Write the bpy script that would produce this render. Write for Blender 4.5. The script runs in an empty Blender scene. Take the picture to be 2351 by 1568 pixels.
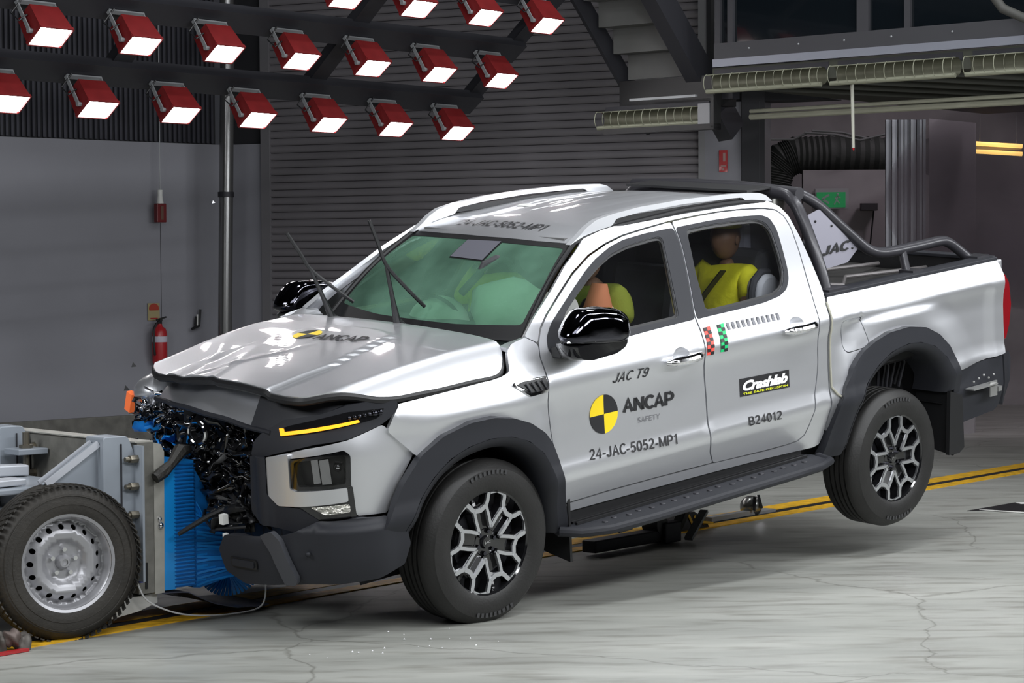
import bpy, bmesh, math, random
import numpy as np
from mathutils import Matrix, Vector
from mathutils.geometry import delaunay_2d_cdt

S = bpy.context.scene
COL = S.collection
random.seed(7); rng = np.random.default_rng(7)
PI = math.pi
def R(d): return math.radians(d)

# ------------------------------------------------------------------ camera
CAMP, CAMR, CAMH, F = .03699, .006, 1.66641, 4963.3
cam = bpy.data.cameras.new('camera'); co = bpy.data.objects.new('camera', cam); COL.objects.link(co)
cam.sensor_width = 36; cam.lens = F/2351*36; cam.clip_end = 200; cam.clip_start = .1
u_ = Vector((0, math.sin(CAMP), math.cos(CAMP))); x_ = Vector((1, 0, 0)); f_ = Vector((0, math.cos(CAMP), -math.sin(CAMP)))
rt = x_*math.cos(CAMR)-u_*math.sin(CAMR); up = x_*math.sin(CAMR)+u_*math.cos(CAMR)
co.matrix_world = Matrix(((rt.x, up.x, -f_.x, 0), (rt.y, up.y, -f_.y, 0), (rt.z, up.z, -f_.z, CAMH), (0, 0, 0, 1)))
S.camera = co
# ------------------------------------------------------------------ world, exposure, lights
w = bpy.data.worlds.new('world'); S.world = w; w.use_nodes = True
w.node_tree.nodes['Background'].inputs[0].default_value = (.5, .52, .6, 1)
w.node_tree.nodes['Background'].inputs[1].default_value = .05
S.view_settings.view_transform = 'Standard'; S.view_settings.look = 'None'
S.view_settings.exposure = 0.0; S.view_settings.gamma = 1; S.view_settings.use_curve_mapping = False
def area(name, loc, aim, sx, sy, power, col=(.95, .975, 1)):
    l = bpy.data.lights.new(name, 'AREA'); l.shape = 'RECTANGLE'; l.size = sx; l.size_y = sy; l.energy = power; l.color = col
    o = bpy.data.objects.new(name, l); COL.objects.link(o); o.location = loc
    o.rotation_euler = (Vector(aim)-Vector(loc)).to_track_quat('-Z', 'Y').to_euler(); return o
for i in range(5):   # near-side canopy along the lane, mirror image of the rig in view
    for z, o, pw in ((2.7, 4.8, 52), (6.3, 4.0, 74)):
        t = .6+1.9*i; px, py = -2.19+.635*t+.773*o, 9.47+.773*t-.635*o
        area('near_canopy_panel', (px, py, z), (px-.773*4, py+.635*4, 1.0), 1.6, .42, pw)
area('near_light_bank', (.6, 3.2, 5.0), (.2, 11.0, .9), 5.0, 1.6, 165)
area('front_light_bank', (-4.8, 6.6, 3.6), (-1.0, 10.2, .7), 2.0, 1.6, 150)
for i, (x, y) in enumerate(((-1.6, 10.6), (.2, 12.6), (1.8, 14.8))):
    area('overhead_lamp', (x, y, 6.2), (x+.1, y, 0), .8, .5, 45)

# ------------------------------------------------------------------ materials
def M(name, rgb, rough=.5, metal=0., coat=0., emit=None, es=1., var=0., vs=6., bump=0., bs=30., spec=.5, alpha=1.):
    m = bpy.data.materials.new(name); m.use_nodes = True; nt = m.node_tree; b = nt.nodes['Principled BSDF']
    b.inputs['Base Color'].default_value = (*rgb, 1); b.inputs['Roughness'].default_value = rough
    b.inputs['Metallic'].default_value = metal; b.inputs['Coat Weight'].default_value = coat
    b.inputs['Coat Roughness'].default_value = .03; b.inputs['Specular IOR Level'].default_value = spec
    if emit: b.inputs['Emission Color'].default_value = (*emit, 1); b.inputs['Emission Strength'].default_value = es
    tc = nt.nodes.new('ShaderNodeTexCoord')
    if var > 0:
        n = nt.nodes.new('ShaderNodeTexNoise'); n.inputs['Scale'].default_value = vs; n.inputs['Detail'].default_value = 6
        nt.links.new(tc.outputs['Object'], n.inputs['Vector'])
        r = nt.nodes.new('ShaderNodeValToRGB'); r.color_ramp.elements[0].position = .3; r.color_ramp.elements[1].position = .7
        r.color_ramp.elements[0].color = (*[c*(1-var) for c in rgb], 1); r.color_ramp.elements[1].color = (*[min(1, c*(1+var)) for c in rgb], 1)
        nt.links.new(n.outputs['Fac'], r.inputs[0]); nt.links.new(r.outputs[0], b.inputs['Base Color'])
    if bump > 0:
        n = nt.nodes.new('ShaderNodeTexNoise'); n.inputs['Scale'].default_value = bs; n.inputs['Detail'].default_value = 5
        nt.links.new(tc.outputs['Object'], n.inputs['Vector'])
        q = nt.nodes.new('ShaderNodeBump'); q.inputs['Strength'].default_value = bump; q.inputs['Distance'].default_value = .02
        nt.links.new(n.outputs['Fac'], q.inputs['Height']); nt.links.new(q.outputs[0], b.inputs['Normal'])
    return m
PAINT = M('silver_paint', (.75, .76, .79), .38, .87, .6)
PLAST = M('dark_plastic', (.019, .020, .025), .55, spec=.32)
BLK = M('black', (.010, .010, .011), .45)
GLOSS = M('gloss_black', (.008, .008, .009), .08, 0, .8)
CHROME = M('chrome', (.8, .8, .82), .08, 1)
TINT = M('mirror_chrome', (.05, .05, .065), .06, 1, .4)
RUB = M('rubber', (.012, .0115, .011), .55, var=.25, vs=9, bump=.08, bs=90)
RUBD = M('dusty_rubber', (.026, .023, .019), .65, var=.35, vs=7, bump=.15, bs=70)
ALLOY = M('machined_alloy', (.62, .63, .66), .24, .9)
SEATM = M('seat_cloth', (.05, .05, .055), .8)
SEATL = M('pale_seat', (.55, .55, .58), .7)
YEL = M('yellow_vest', (.80, .76, .02), .8, bump=.3, bs=25)
OLIVE = M('olive_sleeve', (.22, .25, .02), .85, bump=.3, bs=25)
SKIN = M('dummy_skin', (.17, .09, .05), .55)
ORG = M('orange_cloth', (.62, .22, .10), .8)
BAG = M('airbag_cloth', (.78, .76, .70), .85, bump=.3, bs=12)
AMB = M('amber_lamp', (.9, .35, .02), .3, emit=(1, .33, .01), es=1.6)
REDL = M('red_lamp', (.20, .006, .010), .2, 0, .6)
TEXT = M('black_decal', (.012, .012, .014), .5)
TEXG = M('grey_decal', (.10, .10, .11), .5)
STEEL = M('grey_paint_steel', (.27, .30, .34), .42, 0, .25, var=.08, vs=4)
PLATE = M('worn_steel_plate', (.19, .185, .165), .55, .25, var=.22, vs=12, bump=.08, bs=40)
PLATEL = M('pale_steel_edge', (.42, .41, .37), .5, .2, var=.12, vs=14)
BLUE = M('blue_barrier', (.006, .26, .78), .42, .1, .2, var=.12, vs=10)
RIMS = M('silver_steel_rim', (.40, .40, .42), .40, .55, var=.06, vs=8)
BOLT = M('zinc_bolt', (.22, .20, .16), .35, .85)
DARKM = M('dark_steel', (.030, .030, .036), .5, .3)
REDP = M('red_lamp_housing', (.185, .014, .015), .4, var=.12, vs=8)
LENS = M('lit_lens', (1, 1, 1), .4, emit=(1, .97, .98), es=22)
GREY = M('bracket_grey', (.30, .31, .32), .5, .3)
WHITE = M('white_plastic', (.75, .75, .72), .5)
REDS = M('red_paint', (.42, .015, .02), .4, 0, .2)
CREAM = M('cream_guard', (.25, .255, .19), .5, .3)
CREAMD = M('cream_reflector', (.10, .10, .07), .45, .4, var=.2, vs=9)
DUCT = M('flexible_duct', (.035, .037, .034), .7, bump=.2, bs=20)
YTRK = M('yellow_track_paint', (.72, .40, .015), .55, var=.25, vs=14)
WALLM = M('grey_wall_paint', (.255, .255, .285), .6, var=.05, vs=1.2)
SHUT = M('shutter_slat', (.190, .178, .190), .5, .1, var=.08, vs=2)
CLAD = M('dark_cladding', (.060, .060, .075), .45, .3, var=.2, vs=3)
DARKW = M('dark_wall', (.022, .022, .026), .8)
CONC = M('plinth_concrete', (.15, .145, .13), .8, var=.25, vs=9, bump=.1)
BACKW = M('back_wall', (.30, .27, .28), .8, var=.2, vs=1.5)
GREEN = M('exit_green', (.01, .16, .05), .5, emit=(.01, .2, .06), es=.45)
TUBEL = M('warm_tube', (1, .6, .15), .4, emit=(1, .60, .16), es=2.6)
TREADM = M('stair_underside', (.125, .125, .12), .6, var=.08, vs=3)
def glass(name, tint, haze, hcol, rough=.02):
    m = bpy.data.materials.new(name); m.use_nodes = True; nt = m.node_tree; nt.nodes.clear()
    out = nt.nodes.new('ShaderNodeOutputMaterial'); tr = nt.nodes.new('ShaderNodeBsdfTransparent'); tr.inputs[0].default_value = (*tint, 1)
    df = nt.nodes.new('ShaderNodeBsdfDiffuse'); df.inputs[0].default_value = (*hcol, 1)
    gl = nt.nodes.new('ShaderNodeBsdfGlossy'); gl.inputs['Roughness'].default_value = rough
    m1 = nt.nodes.new('ShaderNodeMixShader'); m2 = nt.nodes.new('ShaderNodeMixShader'); fr = nt.nodes.new('ShaderNodeFresnel'); fr.inputs[0].default_value = 1.45
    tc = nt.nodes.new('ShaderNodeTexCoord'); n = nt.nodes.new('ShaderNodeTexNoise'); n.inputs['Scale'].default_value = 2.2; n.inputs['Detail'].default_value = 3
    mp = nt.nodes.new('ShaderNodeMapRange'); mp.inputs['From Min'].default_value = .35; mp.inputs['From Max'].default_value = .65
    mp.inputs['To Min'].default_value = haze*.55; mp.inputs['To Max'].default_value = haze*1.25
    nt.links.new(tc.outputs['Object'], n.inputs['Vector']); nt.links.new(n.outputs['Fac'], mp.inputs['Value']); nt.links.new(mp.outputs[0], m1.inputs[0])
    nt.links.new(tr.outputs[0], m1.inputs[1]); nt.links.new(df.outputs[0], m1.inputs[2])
    nt.links.new(fr.outputs[0], m2.inputs[0]); nt.links.new(m1.outputs[0], m2.inputs[1]); nt.links.new(gl.outputs[0], m2.inputs[2])
    nt.links.new(m2.outputs[0], out.inputs[0]); return m
WSG = glass('green_windscreen_glass', (.50, .78, .62), .42, (.22, .43, .31))  # milky look of the cabin gas haze is mixed into the glass colour
SIDEG = glass('side_window_glass', (.80, .82, .84), .015, (.2, .2, .22))
LAMPG = glass('clear_lamp_glass', (.8, .8, .82), .0, (.1, .1, .1), .0)

# ------------------------------------------------------------------ object helpers
def setp(o, label=None, cat=None, group=None, kind=None):
    if label: o['label'] = label
    if cat: o['category'] = cat
    if group: o['group'] = group
    if kind: o['kind'] = kind
    return o
def empty(name, mat=None, parent=None):
    o = bpy.data.objects.new(name, None); COL.objects.link(o); o.empty_display_size = .1
    if parent: o.parent = parent
    if mat is not None: o.matrix_local = mat
    return o
def mesh(name, verts, faces, mat, parent=None, smooth=None, normals=None, fm=None):
    me = bpy.data.meshes.new(name)
    me.from_pydata([tuple(map(float, v)) for v in verts], [], [tuple(int(i) for i in f) for f in faces])
    mats = mat if isinstance(mat, (list, tuple)) else [mat]
    for m in mats: me.materials.append(m)
    if fm is not None: me.polygons.foreach_set('material_index', fm)
    if smooth is not None:
        me.polygons.foreach_set('use_smooth', [True]*len(me.polygons)); me.set_sharp_from_angle(angle=R(smooth))
    me.validate(); me.update()
    if normals is not None:
        me.polygons.foreach_set('use_smooth', [True]*len(me.polygons))
        me.normals_split_custom_set_from_vertices([tuple(map(float, n)) for n in normals])
    o = bpy.data.objects.new(name, me); COL.objects.link(o)
    if parent: o.parent = parent
    return o
class MB:
    def __init__(s): s.v = []; s.f = []; s.m = []; s.T = Matrix.Identity(4)
    def add(s, vs, fs, mi=0):
        b = len(s.v); s.v += [tuple(s.T @ Vector(v)) for v in vs]; s.f += [tuple(i+b for i in f) for f in fs]; s.m += [mi]*len(fs); return s
    def box(s, c, d, rot=None, mi=0, taper=1.):
        vs = []
        for z in (-.5, .5):
            k = taper if z > 0 else 1.
            for y in (-.5, .5):
                for x in (-.5, .5):
                    p = Vector((x*d[0]*k, y*d[1]*k, z*d[2]))
                    if rot is not None: p = rot @ p
                    vs.append(tuple(p+Vector(c)))
        return s.add(vs, [(0, 2, 3, 1), (4, 5, 7, 6), (0, 1, 5, 4), (2, 6, 7, 3), (0, 4, 6, 2), (1, 3, 7, 5)], mi)
    def beam(s, a, b, wd, ht, upv=(0, 0, 1), mi=0):
        a = Vector(a); b = Vector(b); d = (b-a); L = d.length; d.normalize(); U = Vector(upv); sd = d.cross(U).normalized(); U = sd.cross(d)
        rot = Matrix((d, sd, U)).transposed(); return s.box((a+b)/2, (L, wd, ht), rot, mi)
    def tube(s, pts, r, n=10, caps=True, mi=0, closed=False):
        P = [Vector(p) for p in pts]; k = len(P); rs = r if isinstance(r, (list, tuple)) else [r]*k
        vs = []; fs = []; prev = None
        for i in range(k):
            if closed: t = (P[(i+1) % k]-P[i-1])
            else: t = P[min(i+1, k-1)]-P[max(i-1, 0)]
            t.normalize()
            if prev is None: a = t.cross(Vector((0, 0, 1)) if abs(t.z) < .9 else Vector((1, 0, 0))).normalized()
            else: a = (prev-t*prev.dot(t)).normalized()
            prev = a; b = t.cross(a)
            for j in range(n):
                q = 2*PI*j/n; vs.append(tuple(P[i]+a*math.cos(q)*rs[i]+b*math.sin(q)*rs[i]))
        for i in range(k if closed else k-1):
            for j in range(n):
                i2 = (i+1) % k; fs.append((i*n+j, i*n+(j+1) % n, i2*n+(j+1) % n, i2*n+j))
        if caps and not closed: fs.append(tuple(range(n))[::-1]); fs.append(tuple((k-1)*n+j for j in range(n)))
        return s.add(vs, fs, mi)
    def lathe(s, prof, n=48, c=(0, 0, 0), axis='Y', mi=0, a0=0., a1=2*PI):
        # prof: (r, h)
        vs = []; fs = []; full = abs(a1-a0-2*PI) < 1e-6; k = n if full else n+1
        for j in range(k):
            q = a0+(a1-a0)*j/n
            for r, h in prof:
                if axis == 'Y': p = (r*math.cos(q), h, r*math.sin(q))
                elif axis == 'Z': p = (r*math.cos(q), r*math.sin(q), h)
                else: p = (h, r*math.cos(q), r*math.sin(q))
                vs.append((p[0]+c[0], p[1]+c[1], p[2]+c[2]))
        m = len(prof)
        for j in range(n):
            j2 = (j+1) % k
            for i in range(m-1): fs.append((j*m+i, j*m+i+1, j2*m+i+1, j2*m+i))
        return s.add(vs, fs, mi)
    def prism(s, poly, h0, h1, axis='Z', mi=0):
        n = len(poly)
        def P(p, h): return {'Z': (p[0], p[1], h), 'Y': (p[0], h, p[1]), 'X': (h, p[0], p[1])}[axis]
        vs = [P(p, h0) for p in poly]+[P(p, h1) for p in poly]
        fs = [tuple(range(n))[::-1], tuple(range(n, 2*n))]+[(i, (i+1) % n, n+(i+1) % n, n+i) for i in range(n)]
        return s.add(vs, fs, mi)
    def sphere(s, c, r, n=16, m=10, sc=(1, 1, 1), mi=0):
        vs = [];fs = []
        for i in range(m+1):
            a = PI*i/m
            for j in range(n):
                q = 2*PI*j/n; vs.append((c[0]+r*sc[0]*math.sin(a)*math.cos(q), c[1]+r*sc[1]*math.sin(a)*math.sin(q), c[2]+r*sc[2]*math.cos(a)))
        for i in range(m):
            for j in range(n): fs.append((i*n+j, (i+1)*n+j, (i+1)*n+(j+1) % n, i*n+(j+1) % n))
        return s.add(vs, fs, mi)
    def build(s, name, mat, parent=None, smooth=35, bev=0):
        o = mesh(name, s.v, s.f, mat, parent, smooth, fm=s.m)
        bm = bmesh.new(); bm.from_mesh(o.data); bmesh.ops.recalc_face_normals(bm, faces=bm.faces); bm.to_mesh(o.data); bm.free()
        if smooth: o.data.polygons.foreach_set('use_smooth', [True]*len(o.data.polygons)); o.data.set_sharp_from_angle(angle=R(smooth))
        if bev:
            b = o.modifiers.new('bevel', 'BEVEL'); b.width = bev; b.segments = 2; b.limit_method = 'ANGLE'; b.angle_limit = R(40)
        return o
def rp(pts, r=.03, k=4):
    out = []; n = len(pts)
    for i in range(n):
        a, b, c = np.array(pts[i-1][:2], float), np.array(pts[i][:2], float), np.array(pts[(i+1) % n][:2], float)
        rr = pts[i][2] if len(pts[i]) > 2 else r
        la, lc = np.linalg.norm(a-b), np.linalg.norm(c-b)
        if rr <= 0 or la < 1e-6 or lc < 1e-6: out.append(tuple(b)); continue
        p = b+(a-b)/la*min(rr, la*.49); q = b+(c-b)/lc*min(rr, lc*.49)
        for j in range(k+1):
            t = j/k; out.append(tuple((1-t)**2*p+2*t*(1-t)*b+t*t*q))
    return out
def dens(poly, step):
    out = []; n = len(poly)
    for i in range(n):
        a = np.array(poly[i]); b = np.array(poly[(i+1) % n]); L = np.linalg.norm(b-a)
        if L < 1e-5: continue
        k = max(1, int(math.ceil(L/step)))
        for j in range(k): out.append(tuple(a+(b-a)*j/k))
    return out
def inside(P, poly):
    x, y = P[:, 0], P[:, 1]; c = np.zeros(len(P), bool); n = len(poly); q = np.array(poly)
    for i in range(n):
        x1, y1 = q[i-1]; x2, y2 = q[i]
        if y1 == y2: continue
        c ^= ((y1 > y) != (y2 > y)) & (x < (x2-x1)*(y-y1)/(y2-y1)+x1)
    return c
def segdist(P, poly):
    q = np.array(poly); d = np.full(len(P), 1e9); n = len(q)
    for i in range(n):
        a = q[i-1]; b = q[i]; ab = b-a; L = ab@ab
        if L < 1e-12: continue
        t = np.clip(((P-a)@ab)/L, 0, 1); d = np.minimum(d, np.hypot(*(P-a-t[:, None]*ab).T))
    return d
def patch(name, outer, holes, fmap, mat, parent=None, step=.05, thick=.012, out=(0, -1, 0), off=0., flat=False):
    loops = [dens(outer, step)]+[dens(h, step) for h in (holes or [])]
    V = [p for l in loops for p in l]; E_ = []; b = 0
    for l in loops:
        n = len(l); E_ += [(b+i, b+(i+1) % n) for i in range(n)]; b += n
    A = np.array(loops[0]); lo, hi = A.min(0), A.max(0)
    gx, gy = np.meshgrid(np.arange(lo[0]+step*.5, hi[0], step), np.arange(lo[1]+step*.5, hi[1], step))
    G = np.stack([gx.ravel(), gy.ravel()], 1)
    if len(G):
        k = inside(G, loops[0]); d = segdist(G, loops[0])
        for h in loops[1:]: k &= ~inside(G, h); d = np.minimum(d, segdist(G, h))
        G = G[k & (d > step*.45)]; V += [tuple(p) for p in G]
    vv, ee, ff, _, _, _ = delaunay_2d_cdt([Vector(p) for p in V], E_, [], 0, 1e-6)
    P = np.array([(p[0], p[1]) for p in vv]); T = np.array([tuple(f) for f in ff])
    C = P[T].mean(1); k = inside(C, loops[0])
    for h in loops[1:]: k &= ~inside(C, h)
    T = T[k]
    f = lambda q: np.array([fmap(a, c) for a, c in q], float)
    X = f(P); e = 2e-3; du = f(P+[e, 0])-f(P-[e, 0]); dv = f(P+[0, e])-f(P-[0, e])
    N = np.cross(du, dv); N /= np.linalg.norm(N, axis=1)[:, None]+1e-12
    N *= np.sign((N*np.array(out)).sum(1))[:, None]
    X = X+N*off
    tn = np.cross(X[T[:, 1]]-X[T[:, 0]], X[T[:, 2]]-X[T[:, 0]]); fl = (tn*N[T[:, 0]]).sum(1) < 0; T[fl] = T[fl][:, ::-1]
    verts = list(X); nor = list(N); faces = [tuple(t) for t in T]
    if thick > 0:
        cnt = {}
        for t in T:
            for i in range(3): cnt[(t[i], t[(i+1) % 3])] = 1
        for (a, c) in list(cnt):
            if (c, a) not in cnt:
                b0 = len(verts); sd = np.cross(X[c]-X[a], N[a]); sd /= np.linalg.norm(sd)+1e-12
                verts += [X[a], X[c], X[c]-N[c]*thick, X[a]-N[a]*thick]; nor += [sd]*4; faces.append((b0, b0+3, b0+2, b0+1))
    return mesh(name, verts, faces, mat, parent, None, normals=nor)
def arc_(cx, cy, rx, ry, a0, a1, n=12): return [(cx+rx*math.cos(R(a0+(a1-a0)*i/n)), cy+ry*math.sin(R(a0+(a1-a0)*i/n))) for i in range(n+1)]
GL = {'J': (.50, [[(.40, 1), (.40, .3)]+arc_(.22, .28, .18, .24, 0, -175)]), 'A': (.68, [[(.04, 0), (.34, .97), (.64, 0)], [(.15, .34), (.53, .34)]]),
 'C': (.60, [arc_(.37, .5, .31, .45, 42, 318, 20)]), 'T': (.62, [[(.0, .94), (.62, .94)], [(.31, .94), (.31, 0)]]),
 '9': (.56, [arc_(.28, .67, .21, .27, 0, 360, 18), [(.49, .68), (.49, .4)]+arc_(.27, .33, .22, .28, 0, -160)]), 'N': (.68, [[(.07, 0), (.07, 1)], [(.07, .97), (.61, .03)], [(.61, 0), (.61, 1)]]),
 'P': (.62, [[(.07, 0), (.07, .94), (.34, .94)]+arc_(.34, .69, .23, .25, 90, -90)+[(.07, .44)]]), 'S': (.60, [arc_(.30, .73, .22, .22, 25, 265)+arc_(.30, .27, .23, .23, 85, -155)]),
 'F': (.54, [[(.07, 0), (.07, .94), (.54, .94)], [(.07, .5), (.47, .5)]]), 'E': (.58, [[(.56, .94), (.07, .94), (.07, .06), (.57, .06)], [(.07, .5), (.5, .5)]]),
 'Y': (.64, [[(.04, 1), (.32, .48), (.6, 1)], [(.32, .5), (.32, 0)]]), '2': (.56, [arc_(.28, .69, .21, .26, 165, -35)+[(.06, .06), (.54, .06)]]),
 '4': (.58, [[(.43, 0), (.43, .97), (.05, .28), (.57, .28)]]), '-': (.36, [[(.03, .36), (.33, .36)]]), '5': (.56, [[(.49, .94), (.14, .94), (.09, .52)]+arc_(.27, .32, .22, .27, 120, -155)]),
 '0': (.56, [arc_(.28, .5, .22, .45, 0, 360, 20)]), 'M': (.80, [[(.07, 0), (.07, 1)], [(.07, .97), (.40, .06), (.73, .97)], [(.73, 1), (.73, 0)]]), '1': (.42, [[(.08, .76), (.30, .95), (.30, 0)]]),
 'B': (.62, [[(.07, .5), (.07, .94), (.33, .94)]+arc_(.33, .73, .20, .21, 90, -90)+[(.07, .52)], [(.07, .52), (.34, .52)]+arc_(.34, .29, .22, .23, 90, -90)+[(.07, .06), (.07, .5)]]), ' ': (.30, [])}
def strokes(txt, t, shear=0.):
    V = []; Fc = []; x0 = 0.
    for ch in txt:
        wd, ls = GL[ch]
        for l in ls:
            P = [np.array(p, float) for p in l]; n = len(P); closed = np.hypot(*(P[0]-P[-1])) < 1e-6; b = len(V)
            for i in range(n):
                d0 = P[i]-P[i-1] if i else (P[-1]-P[-2] if closed else P[1]-P[0]); d1 = P[i+1]-P[i] if i < n-1 else (P[1]-P[0] if closed else d0)
                d0 = d0/(np.linalg.norm(d0)+1e-9); d1 = d1/(np.linalg.norm(d1)+1e-9); m = d0+d1; m = m/(np.linalg.norm(m)+1e-9); nn = np.array([-m[1], m[0]]); k = min(1.6, 1/max(.3, abs(m@d0)))
                for sg in (1, -1): q = P[i]+nn*sg*t/2*k; V.append((x0+q[0], q[1]))
            for i in range(n-1): Fc.append((b+2*i, b+2*i+1, b+2*i+3, b+2*i+2))
        x0 += wd+.13-.35*max(0, t-.10)
    V = np.array(V); V[:, 0] += V[:, 1]*shear; return V, Fc
def text_on(name, s, quad, fmap, mat, parent, bold=0., shear=0., off=.003, out=(0, -1, 0), spacing=1., st=None):
    if st: V, Fc = strokes(s, st, shear)
    else: V, Fc = font_vf(name, s, bold, shear, spacing)
    return put_text(name, V, Fc, quad, fmap, mat, parent, off, out)
def font_vf(name, s, bold, shear, spacing):
    cu = bpy.data.curves.new(name, 'FONT'); cu.body = s; cu.offset = bold; cu.shear = shear; cu.space_character = spacing; cu.resolution_u = 4
    o = bpy.data.objects.new(name, cu); COL.objects.link(o)
    dg = bpy.context.evaluated_depsgraph_get(); me = o.evaluated_get(dg).to_mesh()
    V = np.array([v.co[:2] for v in me.vertices]); Fc = [tuple(p.vertices) for p in me.polygons]
    o.evaluated_get(dg).to_mesh_clear(); bpy.data.objects.remove(o); bpy.data.curves.remove(cu)
    return V, Fc
def put_text(name, V, Fc, quad, fmap, mat, parent, off, out):
    lo, hi = V.min(0), V.max(0); U = (V-lo)/(hi-lo)
    bl, br, tl = (np.array(q, float) for q in quad[:3])
    Q = bl+U[:, :1]*(br-bl)+U[:, 1:]*(tl-bl)
    f = lambda q: np.array([fmap(a, c) for a, c in q], float)
    X = f(Q); e = 2e-3; N = np.cross(f(Q+[e, 0])-f(Q-[e, 0]), f(Q+[0, e])-f(Q-[0, e])); N /= np.linalg.norm(N, axis=1)[:, None]
    N *= np.sign((N*np.array(out)).sum(1))[:, None]
    return mesh(name, X+N*off, Fc, mat, parent)

# ================================================================== SETTING
def struct(o): return setp(o, kind='structure')
def quad(name, pts, mat): return struct(mesh(name, pts, [tuple(range(len(pts)))], mat))
# floor
fm_ = bpy.data.materials.new('polished_concrete_floor'); fm_.use_nodes = True; nt = fm_.node_tree; b = nt.nodes['Principled BSDF']
tc = nt.nodes.new('ShaderNodeTexCoord'); mp = nt.nodes.new('ShaderNodeMapping'); mp.inputs['Rotation'].default_value = (0, 0, R(-50.6)); mp.inputs['Scale'].default_value = (.35, 1.6, 1)
nt.links.new(tc.outputs['Object'], mp.inputs['Vector'])
n1 = nt.nodes.new('ShaderNodeTexNoise'); n1.inputs['Scale'].default_value = 1.6; n1.inputs['Detail'].default_value = 8; n1.inputs['Roughness'].default_value = .6
n2 = nt.nodes.new('ShaderNodeTexNoise'); n2.inputs['Scale'].default_value = 7; n2.inputs['Detail'].default_value = 8
nt.links.new(mp.outputs[0], n1.inputs['Vector']); nt.links.new(mp.outputs[0], n2.inputs['Vector'])
r1 = nt.nodes.new('ShaderNodeValToRGB'); e_ = r1.color_ramp.elements; e_[0].position = .32; e_[0].color = (.255, .26, .238, 1); e_[1].position = .66; e_[1].color = (.37, .374, .345, 1)
r2 = nt.nodes.new('ShaderNodeValToRGB'); e_ = r2.color_ramp.elements; e_[0].position = .33; e_[0].color = (.72, .71, .69, 1); e_[1].position = .5; e_[1].color = (1, 1, 1, 1)
nt.links.new(n1.outputs['Fac'], r1.inputs[0]); nt.links.new(n2.outputs['Fac'], r2.inputs[0])
vo = nt.nodes.new('ShaderNodeTexVoronoi'); vo.feature = 'DISTANCE_TO_EDGE'; vo.inputs['Scale'].default_value = .42
wn = nt.nodes.new('ShaderNodeTexNoise'); wn.inputs['Scale'].default_value = 2.5; wn.inputs['Detail'].default_value = 5
va = nt.nodes.new('ShaderNodeVectorMath'); va.operation = 'MULTIPLY_ADD'; va.inputs[1].default_value = (.35, .35, 0)
nt.links.new(tc.outputs['Object'], wn.inputs['Vector']); nt.links.new(wn.outputs['Color'], va.inputs[0]); nt.links.new(tc.outputs['Object'], va.inputs[2]); nt.links.new(va.outputs[0], vo.inputs['Vector'])
r3 = nt.nodes.new('ShaderNodeValToRGB'); e_ = r3.color_ramp.elements; e_[0].position = 0; e_[0].color = (.35, .34, .31, 1); e_[1].position = .004; e_[1].color = (1, 1, 1, 1)
nt.links.new(vo.outputs['Distance'], r3.inputs[0])
x1 = nt.nodes.new('ShaderNodeMixRGB'); x1.blend_type = 'MULTIPLY'; x1.inputs[0].default_value = 1; x2 = nt.nodes.new('ShaderNodeMixRGB'); x2.blend_type = 'MULTIPLY'; x2.inputs[0].default_value = .55
nt.links.new(r1.outputs[0], x1.inputs[1]); nt.links.new(r2.outputs[0], x1.inputs[2]); nt.links.new(x1.outputs[0], x2.inputs[1]); nt.links.new(r3.outputs[0], x2.inputs[2])
nt.links.new(x2.outputs[0], b.inputs['Base Color']); b.inputs['Roughness'].default_value = .42; b.inputs['Specular IOR Level'].default_value = .35
mesh_floor = quad('floor', [(-18, -8, 0), (18, -8, 0), (18, 34, 0), (-18, 34, 0)], fm_)
# left wall (painted boarding on a plinth, dark ribbed cladding above)
CX, CY = -2.82, 21.35
LW = Vector((-math.cos(R(42)), -math.sin(R(42)), 0)); LN = Vector((math.sin(R(42)), -math.cos(R(42)), 0))
SW = Vector((math.cos(R(26)), -math.sin(R(26)), 0)); SN = Vector((-math.sin(R(26)), -math.cos(R(26)), 0))
C0 = Vector((CX, CY, 0))
def slab(name, o, d, n, t0, t1, z0, z1, th, mat, push=0., kind=True, parent=None):
    mb = MB(); c = o+d*((t0+t1)/2)+n*(push-th/2); c.z = (z0+z1)/2
    mb.box(c, (t1-t0, th, z1-z0), Matrix((d, n, Vector((0, 0, 1)))).transposed())
    ob = mb.build(name, mat, parent, None)
    return struct(ob) if (kind and not parent) else ob
wl = slab('wall_left', C0, LW, LN, 0, 16, .225, 2.83, .2, WALLM)
slab('plinth', C0, LW, LN, -.1, 16, 0, .225, .24, CONC, .04, parent=wl)
cl = slab('wall_left_cladding', C0, LW, LN, 0, 16, 2.83, 7.5, .2, DARKW, -.16)
mb = MB()
for i in range(150):
    c = C0+LW*(.05+i*.055)+LN*(-.15); c.z = 4.6
    mb.box(c, (.026, .03, 3.5), Matrix((LW, LN, Vector((0, 0, 1)))).transposed())
setp(mb.build('cladding_rib', CLAD, cl, None), kind='stuff')
for i in range(8):
    s_ = slab('boarding_seam', C0, LW, LN, .75+i*2.4, .756+i*2.4, .23, 2.82, .002, DARKW, .001, parent=wl)
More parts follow.
